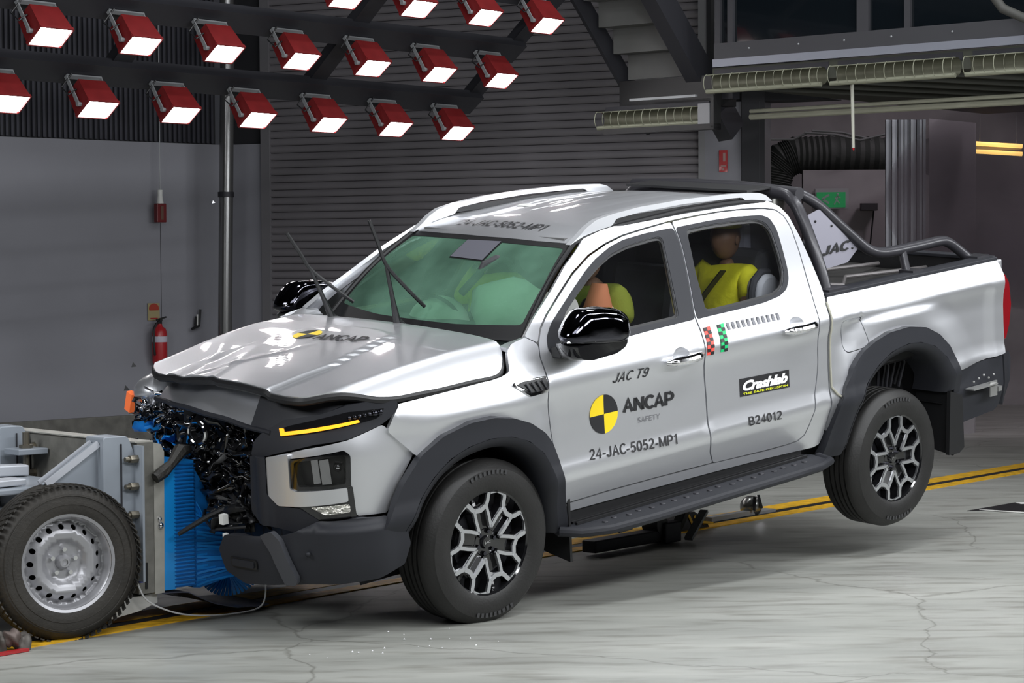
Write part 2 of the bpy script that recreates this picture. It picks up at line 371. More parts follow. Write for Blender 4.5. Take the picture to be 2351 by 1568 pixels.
# shutter wall
w2 = slab('wall_shutter_side', C0, SW, SN, 0, .437, .0, 2.83, .2, WALLM); w2.name = 'wall_right'
slab('wall_panel', C0, SW, SN, 0, .437, 2.83, 7.5, .2, DARKW, -.05, parent=w2)
sh = slab('door_1', C0, SW, SN, .437, .5355, 0, 7.5, .22, M('door_guide', (.16, .155, .165), .5), .03)
g2 = slab('door_guide', C0, SW, SN, 4.998, 5.06, 0, 7.5, .24, M('door_guide_pale', (.24, .24, .25), .5), .04, parent=sh)
prof = [(-.034, 0), (-.024, .013), (0, .018), (.022, .012), (.034, -.004)]
sv = []; sf = []; Lg = 5.0-.52
for x in (0, Lg):
    for z, y in prof: sv.append((x, -y, z))
for i in range(4): sf.append((i, i+1, 6+i, 5+i))
sme = None
RM = Matrix((SW, -SN, Vector((0, 0, 1)))).transposed().to_4x4()
for i in range(96):
    if sme is None:
        so = mesh('slat', sv, sf, SHUT, sh, 60); sme = so.data
    else:
        so = bpy.data.objects.new('slat', sme); COL.objects.link(so); so.parent = sh
    p = C0+SW*.53; p.z = .05+i*.0715; so.matrix_local = Matrix.Translation(p) @ RM
slab('shutter_backing', C0, SW, SN, .5, 5.1, 0, 7.5, .05, DARKW, -.05, parent=sh)
slab('trim_1', C0, SW, SN, 5.06, 5.513, 0, 3.05, .3, WALLM, .04)
slab('trim_2', C0, SW, SN, 5.513, 5.56, 0, 3.05, .3, M('pale_jamb', (.10, .10, .11), .5), .02)
slab('wall_right_upper', C0, SW, SN, 5.06, 6.2, 3.05, 7.5, .3, DARKW, .0)
# room behind the opening
slab('wall_back', Vector((1.2, 24.6, 0)), Vector((1, 0, 0)), Vector((0, -1, 0)), 0, 16, 0, 7.5, .2, BACKW)
slab('wall_back_side', C0+SW*5.6, Vector((0, 1, 0)), Vector((1, 0, 0)), 0, 5, 0, 7.5, .2, DARKW)
quad('ceiling', [(-18, -8, 7.5), (-18, 34, 7.5), (18, 34, 7.5), (18, -8, 7.5)], DARKW)
quad('wall_front', [(-18, -7, 0), (-18, -7, 7.5), (18, -7, 7.5), (18, -7, 0)], M('rear_hall_wall', (.08, .08, .09), .8))
quad('wall_far_right', [(13, -8, 0), (13, -8, 7.5), (13, 34, 7.5), (13, 34, 0)], DARKW)
quad('wall_far_left', [(-14, -8, 0), (-14, 34, 0), (-14, 34, 7.5), (-14, -8, 7.5)], DARKW)
# guide track in the floor
LA = R(50.6); LD = Vector((math.cos(LA), math.sin(LA), 0)); LP = Vector((-math.sin(LA), math.cos(LA), 0)); T0 = Vector((-2.189, 9.471, 0))
def strip(name, o0, o1, z0, z1, mat, parent=None, a=-6, b=18):
    mb = MB(); c = T0+LD*((a+b)/2)+LP*((o0+o1)/2); c.z = (z0+z1)/2
    mb.box(c, (b-a, abs(o1-o0), z1-z0), Matrix((LD, LP, Vector((0, 0, 1)))).transposed()); return mb.build(name, mat, parent, None)
trk = setp(empty('guide_track', Matrix.Identity(4)), 'yellow painted guide track with a dark slot running along the crash lane floor', 'track')
strip('slot', -.045, .045, 0, .004, BLK, trk); strip('yellow_band', .045, .21, 0, .006, YTRK, trk); strip('yellow_band', -.15, -.045, 0, .006, YTRK, trk)
# floor target
mk = setp(empty('floor_target', Matrix.Translation((3.0, 14.2, 0))), 'black wedge-shaped floor marker edged with white stripes beside the rear wheel', 'marker')
mb = MB(); mb.prism([(.0, .03), (.43, .50), (1.3, .72), (1.0, -.42), (.1, .04)], 0, .004); mb.build('black_field', BLK, mk, None)
mb = MB(); mb.prism([(.09, .075), (.37, -.11), (1.1, -.46), (1.1, -.50), (.37, -.145), (.12, .035)], .003, .008); mb.build('white_stripe', WHITE, mk, None)
mb = MB(); mb.prism([(.42, .46), (1.2, .60), (1.2, .55), (.44, .40)], .003, .008); mb.build('white_stripe', WHITE, mk, None)
# drain pipe
mb = MB(); mb.tube([(-2.70, 20.75, 5.5), (-2.71, 20.78, 3.6), (-2.745, 20.8, 1.9), (-2.78, 20.8, 0)], .068, 20)
dp = setp(empty('drain_pipe', Matrix.Identity(4)), 'grey metal downpipe standing in the corner left of the roller shutter', 'pipe')
mb.build('pipe', M('pipe_metal', (.22, .22, .22), .25, .8), dp)
for z in (.6, 2.3, 3.9):
    mb = MB(); mb.tube([(-2.765+.012*z, 20.79, z), (-2.765+.012*z, 20.79, z+.05)], .078, 20); mb.build('pipe_clip', DARKM, dp)
# wall things
def wallpt(t, z, push=0.): p = C0+LW*t+LN*push; p.z = z; return p
RW = Matrix((-LW, -LN, Vector((0, 0, 1)))).transposed().to_4x4()   # local x to the right, y into the wall
def onwall(name, t, z, push, label, cat): return setp(empty(name, Matrix.Translation(wallpt(t, z, push)) @ RW), label, cat)
fe = onwall('fire_extinguisher', .84, .71, .10, 'red fire extinguisher with a white band hanging on the grey wall', 'fire extinguisher')
mb = MB(); mb.lathe([(0, 0), (.066, 0), (.072, .02), (.072, .29), (.06, .33), (.03, .355), (.022, .38), (0, .38)], 24, axis='Z'); mb.build('cylinder', REDS, fe)
mb = MB(); mb.lathe([(.073, .205), (.0735, .21), (.0735, .255), (.073, .26)], 24, axis='Z'); mb.build('label_band', M('pale_label', (.55, .52, .6), .6), fe)
mb = MB(); mb.box((0, 0, .40), (.035, .035, .05)).box((.02, 0, .43), (.11, .02, .014), Matrix.Rotation(-.25, 3, 'Y')).box((.0, 0, .415), (.03, .06, .02)); mb.build('valve_handle', BLK, fe)
mb = MB(); mb.tube([(-.015, -.02, .40), (-.06, -.03, .38), (-.085, -.03, .33), (-.086, -.03, .2), (-.075, -.03, .08)], .011, 10); mb.build('hose', BLK, fe)
mb = MB(); mb.box((0, .08, .25), (.05, .03, .12)); mb.build('wall_bracket', GREY, fe)
fs = onwall('extinguisher_sign', .85, 1.205, .015, 'small red and cream sign on the wall above the fire extinguisher', 'sign')
mb = MB(); mb.box((0, 0, 0), (.13, .008, .165)); mb.build('board', M('cream_sign', (.36, .30, .15), .6), fs, None)
mb = MB(); mb.prism([(.055*math.cos(a), .05*max(math.sin(a), -.35)+.03) for a in np.linspace(-.4, PI+.4, 20)], -.008, -.005, 'Y'); mb.build('red_disc', M('sign_red', (.38, .04, .02), .6), fs, None)
mb = MB(); mb.box((0, -.006, -.065), (.08, .003, .014)); mb.build('red_bar', M('sign_red2', (.33, .02, .02), .6), fs, None)
pc = onwall('pendant_switch', .83, 2.06, .12, 'red pendant switch box hanging on a thin cable in front of the grey wall', 'switch')
mb = MB(); mb.box((0, 0, .09), (.105, .06, .18)); mb.build('red_box', M('dark_red', (.14, .008, .01), .4), pc, None, .006)
mb = MB(); mb.box((0, -.032, .09), (.03, .008, .13)); mb.build('switch_plate', M('switch_plate', (.12, .06, .04), .5), pc, None)
mb = MB(); mb.lathe([(0, .18), (.034, .18), (.028, .23), (.024, .26), (.026, .31), (.0, .315)], 14, axis='Z'); mb.build('connector', WHITE, pc)
mb = MB(); mb.tube([(0, 0, .31), (.002, 0, 1.2), (0, 0, 2.5)], .0055, 8); mb.build('cable', GREY, pc)
hk = onwall('wall_hook', .40, 1.03, .05, 'small black and white forked hook on the grey wall left of the pipe', 'hook')
mb = MB(); mb.beam((.045, 0, .02), (.055, -.01, .19), .018, .02).beam((.0, 0, .03), (.01, 0, .12), .018, .018).tube([(-.05, -.02, 0), (-.01, -.01, .012), (.045, 0, .03)], .014, 8); mb.build('fork', BLK, hk)
mb = MB(); mb.beam((.02, -.005, .03), (.02, -.008, .14), .012, .012); mb.build('white_prong', WHITE, hk)
SD = Matrix((SW, -SN, Vector((0, 0, 1)))).transposed().to_4x4()
p = C0+SW*5.235+SN*.05; p.z = 2.44
rs = setp(empty('fire_alarm_sign', Matrix.Translation(p) @ SD), 'narrow red sign with pale lettering on the grey column right of the shutter', 'sign')
mb = MB(); mb.box((0, 0, .095), (.077, .006, .19)); mb.build('board', REDS, rs, None)
mb = MB(); mb.box((.01, -.005, .13), (.022, .003, .075)).box((.003, -.005, .052), (.045, .003, .014)).box((.0, -.005, .022), (.022, .003, .018)); mb.build('pale_print', M('print_pink', (.4, .26, .24), .6), rs, None)
# exit sign, wall box, duct, cables in the back room
ex = setp(empty('exit_sign', Matrix.Translation((3.26, 22.0, 2.18)) @ Matrix.Rotation(R(-8), 4, 'Z')), 'green illuminated exit sign with white arrow and figure above the truck bed', 'sign')
mb = MB(); mb.box((0, .03, .105), (.335, .06, .21)); mb.build('housing', M('pale_housing', (.4, .38, .4), .6), ex, None)
mb = MB(); mb.box((-.01, -.003, .093), (.29, .004, .155)); mb.build('green_panel', GREEN, ex, None)
EXW = M('exit_white', (.35, .42, .38), .6)
mb = MB(); mb.beam((-.10, -.008, .10), (-.03, -.008, .145), .004, .022).beam((-.10, -.008, .10), (-.03, -.008, .06), .004, .022); mb.build('arrow', EXW, ex, None)
mb = MB(); mb.sphere((.055, -.008, .15), .012, 10, 6, (1, .3, 1)).beam((.055, -.008, .135), (.045, -.008, .09), .004, .02).beam((.05, -.008, .09), (.075, -.008, .055), .004, .012).beam((.045, -.008, .09), (.02, -.008, .045), .004, .012).beam((.055, -.008, .13), (.085, -.008, .11), .004, .01).beam((.055, -.008, .13), (.028, -.008, .105), .004, .01)
mb.build('running_figure', EXW, ex, None)
jb = setp(empty('junction_box', Matrix.Translation((3.64, 22.04, 2.17))), 'dark wall box right of the green exit sign', 'box')
mb = MB(); mb.box((0, 0, .03), (.17, .08, .075)); mb.build('box', M('dark_box', (.05, .045, .05), .6), jb, None, .005)
mb = MB(); mb.tube([(.05, 0, -.01), (.03, 0, -.2), (.0, .0, -.5)], .008, 8); mb.build('cable', BLK, jb)
slab('wall_partition', Vector((2.98, 22.1, 0)), Vector((1, 0, 0)), Vector((0, -1, 0)), 0, .88, 0, 2.58, .1, BACKW)
du = setp(empty('flexible_duct', Matrix.Identity(4)), 'dark corrugated ventilation duct under the mezzanine behind the sports bar', 'duct')
pts = []
for i in range(15):
    a = R(90)*i/14; pts.append((2.80+.22-.22*math.sin(R(90)-a)-.0, 22.5, 2.42+.22+.0-.22+.22*math.sin(a)))
pth = [(2.72, 22.5, 2.30), (2.72, 22.5, 2.45), (2.75, 22.5, 2.60), (2.83, 22.5, 2.70), (2.95, 22.5, 2.75), (3.3, 22.5, 2.76), (3.9, 22.5, 2.74), (4.6, 22.5, 2.72)]
fine = []; 
for i in range(len(pth)-1):
    for k in range(12): fine.append(tuple(np.array(pth[i])*(1-k/12)+np.array(pth[i+1])*k/12))
mb = MB(); mb.tube(fine, [.19+.008*(-1)**i for i in range(len(fine))], 20); mb.build('corrugated_hose', DUCT, du)
mb = MB(); mb.tube([(2.72, 22.5, 2.05), (2.72, 22.5, 2.32)], .13, 20); mb.build('metal_collar', M('foil', (.45, .45, .42), .3, .8), du)
mb = MB(); mb.tube([(3.3, 22.5, 1.9), (3.3, 22.5, 2.5)], .12, 20); mb.build('metal_collar', M('foil_dull', (.20, .20, .20), .4, .7), du)
cb = setp(empty('hanging_cables', Matrix.Identity(4)), 'tangled grey cables and a drop line under the mezzanine ceiling', 'cable')
for k, pp in enumerate([[(2.35, 21.3, 2.1), (2.35, 21.3, 2.72), (2.36, 21.3, 2.80), (2.42, 21.3, 2.86), (2.55, 21.3, 2.92)],
                        [(2.3, 21.5, 2.88), (2.6, 21.5, 2.86), (2.8, 21.5, 2.86), (2.95, 21.5, 2.93)],
                        [(2.9, 21.4, 2.92), (3.2, 21.4, 2.90), (3.45, 21.4, 2.84), (3.7, 21.4, 2.9)],
                        [(3.0, 21.6, 2.95), (3.3, 21.6, 2.93), (3.6, 21.6, 2.86)]]):
    mb = MB(); mb.tube(pp, .018 if k == 0 else .012, 8); mb.build('cable', M('cable_grey%d' % k, (.14, .14, .14), .6), cb)
# folded strip door and its leaf
fd = struct(empty('door_2', Matrix.Identity(4)))
cols = [(.36, .36, .40), (.16, .16, .18), (.48, .48, .52)]
for i in range(13):
    mb = MB(); mb.box((3.47+.0285*i, 20.0+.03*(i % 2), 1.475), (.024, .05, 2.95)); mb.build('fold', M('fold_%d' % (i % 3), cols[i % 3], .35, .4) if i < 3 else bpy.data.materials['fold_%d' % (i % 3)], fd, None)
mb = MB(); mb.add([(3.86, 20.0, 0), (4.42, 20.65, 0), (4.42, 20.65, 2.96), (3.86, 20.0, 2.96), (3.88, 20.04, 0), (4.44, 20.69, 0), (4.44, 20.69, 2.96), (3.88, 20.04, 2.96)], [(0, 1, 2, 3), (7, 6, 5, 4), (0, 4, 5, 1), (3, 2, 6, 7), (1, 5, 6, 2), (0, 3, 7, 4)])
mb.build('leaf', M('leaf_panel', (.46, .43, .45), .45, .1, var=.15, vs=1.3), fd, None)
area('haze_fill_light', (5.6, 20.6, 5.6), (5.0, 19.6, 1.5), 1.2, .6, 75, (1, .9, 1))  # added fill light, brightens the smoke haze and the back room
tl = setp(empty('tube_light', Matrix.Translation((4.72, 22.0, 2.80))), 'amber glowing twin tube light on the far right wall', 'light')
for dz in (.035, -.045):
    mb = MB(); mb.tube([(0, 0, dz), (.47, .0, dz-.03)], .022, 12); mb.build('tube', TUBEL, tl)
mb = MB(); mb.box((.22, .05, -.01), (.5, .04, .05)); mb.build('batten', GREY, tl)
for x in (.05, .42): mb = MB(); mb.tube([(x, .05, 0), (x, .05, 4.7)], .004, 6); mb.build('suspension_wire', GREY, tl)
# mezzanine control booth
MD = Vector((math.cos(R(40)), -math.sin(R(40)), 0)); MN = Vector((-math.sin(R(40)), -math.cos(R(40)), 0)); MO = Vector((1.6, 17, 0))
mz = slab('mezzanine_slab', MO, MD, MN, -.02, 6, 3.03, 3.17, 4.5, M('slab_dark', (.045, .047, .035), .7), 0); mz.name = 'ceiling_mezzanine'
slab('edge_strip', MO, MD, MN, 0, 6, 3.175, 3.235, .05, M('pale_edge', (.22, .23, .27), .45, .3), .03, parent=mz)
slab('window_frame', MO, MD, MN, 0, 6, 3.235, 3.36, .06, M('booth_frame', (.035, .035, .040), .6), .01, parent=mz)
slab('window_1', MO, MD, MN, .05, 6, 3.36, 5.2, .03, M('booth_glass', (.004, .006, .008), .08, 0, .5), -.03)
for t in (.0, .12, 1.28, 1.68, 2.8):
    slab('mullion', MO, MD, MN, t, t+(.1 if t == 1.28 else .05), 3.36, 5.2, .05, M('mullion%.0f' % (t*100), (.03, .03, .035), .6), .0, parent=mz)
for t in (.35, .8, 1.2, 1.6, 2.1):
    q = MO+MD*t+MN*.045; q.z = 3.30
    mb = MB(); mb.sphere(q, .008, 8, 6); mb.build('bolt', GREY, mz)
for k in range(9):
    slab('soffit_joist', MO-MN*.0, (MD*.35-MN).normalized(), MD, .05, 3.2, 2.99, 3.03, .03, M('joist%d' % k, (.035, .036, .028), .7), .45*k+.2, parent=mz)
mb = MB(); q = [MO+MD*t+MN*-.35 for t in (.1, 6)]
mb.tube([(q[0].x, q[0].y, 2.845), (q[1].x, q[1].y, 2.845)], .016, 8).tube([(q[0].x, q[0].y, 2.80), (q[1].x, q[1].y, 2.80)], .024, 8)
setp(mb.build('conduit_pipe', M('cream_pipe', (.27, .27, .21), .5)), 'pale conduit pipes running under the mezzanine edge', 'pipe')
hr = setp(empty('hanging_rod', Matrix.Translation((2.56, 16.2, 2.48))), 'pale hanging rod with a red tip under the mezzanine', 'rod')
mb = MB(); mb.tube([(0, 0, .02), (-.01, 0, .55)], [.011, .014], 10); mb.build('rod', M('rod_cream', (.42, .42, .36), .5), hr)
mb = MB(); mb.tube([(.002, 0, 0), (0, 0, .02)], [.004, .010], 10); mb.build('red_tip', REDS, hr)
mb = MB(); q = MO+MD*.42+MN*-.15; mb.box((q.x, q.y, 3.75), (.09, .05, .55)); setp(mb.build('hose_reel_case', M('dim_red', (.09, .006, .012), .6)), 'dim dark red hanging case behind the booth window', 'case')
mb = MB(); mb.tube([(3.2, 15.2, 4.0), (3.28, 15.15, 3.62), (3.42, 15.08, 3.40), (3.62, 14.98, 3.29), (4.1, 14.6, 3.29)], .034, 12); setp(mb.build('curved_hose', M('hose_grey', (.05, .05, .045), .6)), 'thick dark hose curving down over the mezzanine edge at top right', 'hose')
mb = MB(); q = MO+MD*2.55+MN*-.08; mb.box((q.x+.3, q.y-.25, 3.47), (1.0, .05, .035), Matrix.Rotation(R(-40), 3, 'Z')); setp(mb.build('shelf_rail', M('rail_pale', (.30, .30, .33), .5)), 'pale rail inside the booth behind the curved hose', 'rail')
def heater(o, L, zc, label, endcap=False, nw=13):
    RH = Matrix((MD, -MN, Vector((0, 0, 1)))).transposed().to_4x4()
    e = setp(empty('tube_heater', Matrix.Translation(Vector((o.x, o.y, zc))) @ RH), label, 'heater', 'caged heaters along the mezzanine')
    mb = MB(); pr = [(.0+.06*math.cos(a), .066*math.sin(a)) for a in np.linspace(R(-80), R(80), 10)]
    vs = []; fs = []
    for x in (.0, L):
        for yy, zz in pr: vs.append((x, yy, zz))
    for i in range(9): fs.append((i, i+1, 11+i, 10+i))
    mb.add(vs, fs); mb.build('reflector', CREAMD, e, 60)
    mb = MB(); mb.tube([(0, -.03, -.066), (L, -.03, -.066)], .018, 10); mb.build('lower_tube', CREAM, e)
    mb = MB(); mb.tube([(0, -.03, .062), (L, -.03, .062)], .004, 8); mb.build('guard_rail', CREAM, e)
    for i in range(nw+1):
        x = L*(i+.02)/nw if i < nw else L-.01
        mb = MB(); mb.tube([(x, -.03+.045*math.cos(a)*-1, .066*math.sin(a)) for a in np.linspace(R(-85), R(85), 8)], .0018 if i % 3 else .0035, 6, caps=False)
        mb.build('guard_wire', CREAM, e)
    if endcap:
        mb = MB(); mb.box((L+.055, -.01, -.0), (.11, .14, .16)); mb.build('end_box', M('heater_end', (.20, .20, .21), .5), e, None)
    mb = MB(); mb.box((L*.5, .09, .08), (L, .03, .06)); mb.build('mounting_rail', DARKM, e)
heater(MO+MD*.0+MN*.08, 1.04, 3.045, 'caged tube heater at the left end of the mezzanine edge')
heater(MO+MD*1.12+MN*.08, 1.04, 3.045, 'caged tube heater in the middle of the mezzanine edge')
heater(MO+MD*2.24+MN*.08, 1.04, 3.045, 'caged tube heater cut by the right edge of the picture')
LO = Vector((.73, 17.73, 0))
heater(LO, 1.03, 2.815, 'lower caged tube heater mounted in front of the roller shutter under the stairs', True, 13)
blk = setp(empty('stair_landing', Matrix.Identity(4)), 'black steel landing frame at the foot of the suspended stairs', 'landing')
def mslab(name, o, t0, t1, z0, z1, th, mat, push, par): return slab(name, o, MD, MN, t0, t1, z0, z1, th, mat, push, parent=par)
mslab('bottom_bar', LO, .10, 1.18, 2.69, 2.735, .1, BLK, .08, blk); mslab('end_bar', LO, 1.15, 1.18, 2.69, 2.96, .1, BLK, .08, blk)
mslab('back_box', LO, .05, 1.0, 2.90, 3.14, .3, BLK, -.2, blk); mslab('side_plate', LO, 1.0, 1.10, 2.95, 3.02, .1, DARKM, -.3, blk)
mslab('pale_bar', LO, .3, .95, 2.955, 2.975, .03, GREY, .0, blk)
# stairs
st = setp(empty('suspended_stairs', Matrix.Identity(4)), 'steel staircase seen from below with grey treads and dark stringers', 'stairs')
B0 = Vector((.98, 17.9, 3.155)); stp = Vector((-.125, -.10, .205)); Wd = MD*.66
for i in range(7):
    a = B0+stp*i
    q0 = a; q1 = a+Wd; q2 = q1+Vector((0, 0, .205)); q3 = q0+Vector((0, 0, .205)); bk = stp-Vector((0, 0, .205))
    mb = MB(); mb.add([q0, q1, q2, q3, q0+MN*.015, q1+MN*.015, q2+MN*.015, q3+MN*.015], [(0, 1, 2, 3), (7, 6, 5, 4), (0, 4, 5, 1), (3, 2, 6, 7), (1, 5, 6, 2), (0, 3, 7, 4)]); mb.build('riser', TREADM, st, None)
    mb = MB(); t = [q3, q2, q2+bk, q3+bk]; mb.add([Vector(k_) for k_ in t]+[Vector(k_)+Vector((0, 0, .02)) for k_ in t], [(0, 1, 2, 3), (7, 6, 5, 4), (0, 4, 5, 1), (3, 2, 6, 7), (1, 5, 6, 2), (0, 3, 7, 4)]); mb.build('tread', TREADM, st, None)
sl = stp.normalized()
mb = MB(); mb.beam(B0-stp*1.9-MD*.04, B0+stp*8-MD*.04, .03, .17, stp.cross(MD)); mb.build('stringer', DARKM, st, None)
mb = MB(); mb.beam(B0-stp*2.2+Wd+MD*.05, B0+stp*8+Wd+MD*.05, .14, .22, stp.cross(MD)); mb.build('stringer', DARKM, st, None)
slab('wall_upper_panel', MO, MD, MN, -.45, -.03, 3.2, 6, .1, M('upper_panel', (.05, .05, .052), .6), -.6)

# ================================================================== LIGHTING RIG
RA = .8887; RL = Vector((math.cos(RA), math.sin(RA), 0)); E2 = Vector((.3589, -.365, .3924)); RP0 = Vector((-3.2662, 14.1067, 2.7099))
e2 = E2.normalized(); e2 = (e2-RL*e2.dot(RL)).normalized(); rn = RL.cross(e2); rn = rn if rn.z < 0 else -rn
RB = Matrix((RL, e2, rn)).transposed()
def rig(k, r, d=0.): return RP0+RL*(k*.75)+E2*r+rn*d
g = setp(empty('lighting_gantry', Matrix.Identity(4)), 'dark steel lighting gantry frame carrying rows of red floodlights over the lane', 'gantry')
for r in (.06, 1.05, 2.03, 3.0):
    mb = MB(); mb.beam(rig(-3, r, -.32), rig(6.55, r, -.32), .20, .08, rn); mb.build('long_beam', DARKM, g, None)
for k in (6.50, 4.0, 1.42, -1.1):
    mb = MB(); mb.beam(rig(k, -.05, -.37), rig(k, 3.3, -.37), .17, .07, rn); mb.build('cross_beam', DARKM, g, None)
for k in (6.3, 1.42, -2): mb = MB(); p = rig(k, 3.2, -.3); mb.tube([p, (p.x, p.y, 7.5)], .03, 8); mb.build('drop_rod', DARKM, g)
lamp_src = None
def floodlight(pos, label):
    global lamp_src
    mat = Matrix.Translation(pos) @ RB.to_4x4()
    if lamp_src is None:
        e = empty('floodlight', mat)
        mb = MB(); w0, h0, w1, h1, d = .132, .085, .115, .075, .20
        vs = [(-w1, -h1, -d), (w1, -h1, -d), (w1, h1, -d), (-w1, h1, -d), (-w0, -h0, 0), (w0, -h0, 0), (w0, h0, 0), (-w0, h0, 0)]
        mb.add(vs, [(0, 1, 2, 3), (0, 4, 5, 1), (1, 5, 6, 2), (2, 6, 7, 3), (3, 7, 4, 0)])
        for s in (-1, 1): mb.box((0, s*h0, -.006), (2*w0, .010, .02)).box((s*w0, 0, -.006), (.010, 2*h0, .02))
        mb.build('housing', REDP, e, None)
        mb = MB(); mb.box((0, 0, -.004), (.242, .150, .006)); mb.build('lens', LENS, e, None)
        mb = MB()
        for s in (-1, 1): mb.beam((s*.150, 0, -.03), (s*.150, .02, -.27), .008, .026, (0, 1, 0)); mb.tube([(s*.13, 0, -.04), (s*.16, 0, -.04)], .016, 8)
        mb.beam((-.152, .02, -.27), (.152, .02, -.27), .035, .012, (0, 0, 1))
        mb.build('bracket', GREY, e, None)
        mb = MB(); mb.tube([(-.13, .03, -.15), (-.19, .0, -.12), (-.2, -.02, -.2), (-.12, .05, -.27)], .006, 6); mb.build('cable', BLK, e)
        lamp_src = e
    else:
        e = lamp_src.copy(); COL.objects.link(e)
        for ch in list(lamp_src.children):
            c = ch.copy(); COL.objects.link(c); c.parent = e
        e.matrix_world = mat; e.matrix_local = mat
    setp(e, label, 'floodlight', 'red floodlights on the gantry')
ORD = ['leftmost', 'second from left', 'third from left', 'fourth from left', 'fifth from left', 'sixth from left', 'rightmost']
for r, nm, ks in ((0, 'lowest', range(7)), (1, 'middle', range(7)), (2, 'top', range(3, 7))):
    for k in ks:
        o_ = ORD[k] if r < 2 else ['leftmost', 'second from left', 'third from left', 'rightmost'][k-3]
        floodlight(rig(k, r), 'red floodlight with lit white lens, %s in the %s visible row' % (o_, nm))

# ================================================================== PICKUP TRUCK (local frame: x rearwards, y away from the camera side, z up)
yw, pt, rl = .75263, .12105, .07039
Rz = Matrix(((math.cos(yw), -math.sin(yw), 0), (math.sin(yw), math.cos(yw), 0), (0, 0, 1)))
Ry = Matrix(((math.cos(pt), 0, -math.sin(pt)), (0, 1, 0), (math.sin(pt), 0, math.cos(pt))))
Rx = Matrix(((1, 0, 0), (0, math.cos(rl), -math.sin(rl)), (0, math.sin(rl), math.cos(rl))))
TM = Matrix.Translation((-.75782, 10.62549, .04466)) @ (Rz @ Ry @ Rx).to_4x4()
truck = setp(empty('pickup_truck', TM), 'silver dual cab pickup truck with crushed nose and its rear wheels off the floor', 'truck')
PZ = [-.2, .20, .30, .36, .46, .53, .595, .62, .65, .69, .80, .92, .98, 1.015, 1.05, 1.08, 1.12, 1.17, 1.23, 1.35, 1.50, 1.61, 1.69, 1.72, 1.78]
PY = [.80, .80, .835, .865, .893, .916, .941, .944, .938, .929, .924, .923, .927, .936, .942, .940, .924, .902, .876, .815, .735, .672, .615, .590, .520]
zz_ = np.arange(-.2, 1.8, .004); yy_ = np.interp(zz_, PZ, PY); kk = np.hanning(9); kk /= kk.sum()
yy_ = np.convolve(np.pad(yy_, 4, 'edge'), kk, 'valid')
def sm(a, b, x): t = min(1, max(0, (x-a)/(b-a))); return t*t*(3-2*t)
def Y0(x, z):
    y = float(np.interp(z, zz_, yy_))
    if x < .3: y -= .09*((.3-x)/1.05)**2
    if x > 2.57:   # bed side: taller, recessed lower panel, swelling over the arch
        k = sm(2.62, 2.8, x)*sm(4.10, 4.04, x)*sm(1.05, 1.02, z); y -= .024*k
        d = math.hypot(x-3.18, z-.35); y += .036*sm(2.56, 2.7, x)*sm(4.15, 4.0, x)*sm(.84, .60, d)*sm(1.06, .98, z)
    if x < .7 and z < 1.1:
        d = math.hypot(x-.0, z-.40); y += .030*sm(.82, .60, d)*sm(1.12, 1.0, z)*sm(.50, .36, x)
    return y
def SM(sgn=-1, off=0.):
    return lambda x, z: (x, sgn*(Y0(x, z)+off), z)
NEAR, FAR = SM(-1), SM(1)
def S_(*a, **k): return patch(*a, **k)
doorF = [(1.669, 1.677), (1.466, 1.663), (1.293, 1.649), (1.153, 1.625), (1.009, 1.587), (0.851, 1.519), (0.71, 1.438), (0.584, 1.363), (0.515, 1.311), (0.468, 1.251), (0.449, 1.195), (0.451, 1.142), (0.451, 1.076), (0.449, 1.013), (0.452, 0.941), (0.461, 0.838), (0.479, 0.748), (0.498, 0.632), (0.53, 0.47), (0.572, 0.463), (0.865, 0.468), (1.182, 0.465), (1.632, 0.458), (1.592, 0.518), (1.563, 0.616), (1.559, 0.666), (1.560, 0.806), (1.552, 0.924), (1.545, 1.033), (1.548, 1.102), (1.552, 1.156), (1.547, 1.204), (1.545, 1.23), (1.558, 1.272), (1.606, 1.408), (1.652, 1.555), (1.668, 1.648)]
doorR = [(1.682, 1.677), (1.881, 1.682), (2.057, 1.683), (2.23, 1.677), (2.394, 1.665), (2.481, 1.648), (2.516, 1.617), (2.530, 1.559), (2.514, 1.436), (2.485, 1.295), (2.473, 1.217), (2.466, 1.153), (2.462, 1.067), (2.463, 0.928), (2.462, 0.854), (2.456, 0.80), (2.440, 0.741), (2.420, 0.68), (2.405, 0.598), (2.392, 0.523), (2.370, 0.469), (2.32, 0.445), (2.236, 0.440), (2.052, 0.442), (1.642, 0.455), (1.602, .518), (1.573, .616), (1.569, .666), (1.570, .806), (1.562, .924), (1.555, 1.033), (1.558, 1.102), (1.562, 1.156), (1.557, 1.204), (1.555, 1.23), (1.568, 1.272), (1.616, 1.408), (1.662, 1.555), (1.678, 1.648)]
blackF = [(0.527, 1.27), (0.587, 1.326), (0.696, 1.389), (0.812, 1.455), (0.938, 1.524), (1.037, 1.569), (1.167, 1.612), (1.28, 1.633), (1.452, 1.645), (1.601, 1.648), (1.664, 1.648), (1.649, 1.555), (1.603, 1.408), (1.555, 1.272), (1.543, 1.212), (1.252, 1.206), (1.025, 1.198), (0.976, 1.176), (0.694, 1.172), (0.568, 1.177), (0.522, 1.190), (0.511, 1.22)]
glassF = [(0.661, 1.240), (0.665, 1.32), (0.70, 1.357), (0.805, 1.418), (0.934, 1.489), (1.034, 1.536), (1.155, 1.58), (1.292, 1.606), (1.495, 1.621), (1.555, 1.618), (1.524, 1.521), (1.48, 1.377), (1.438, 1.236), (1.249, 1.233), (1.057, 1.230), (0.787, 1.233)]
blackR = [(1.682, 1.648), (1.941, 1.653), (2.157, 1.650), (2.35, 1.638), (2.400, 1.618), (2.416, 1.558), (2.394, 1.461), (2.368, 1.362), (2.344, 1.308), (2.296, 1.262), (2.223, 1.236), (2.089, 1.221), (1.912, 1.216), (1.623, 1.212), (1.560, 1.210), (1.572, 1.272), (1.620, 1.408), (1.666, 1.555)]
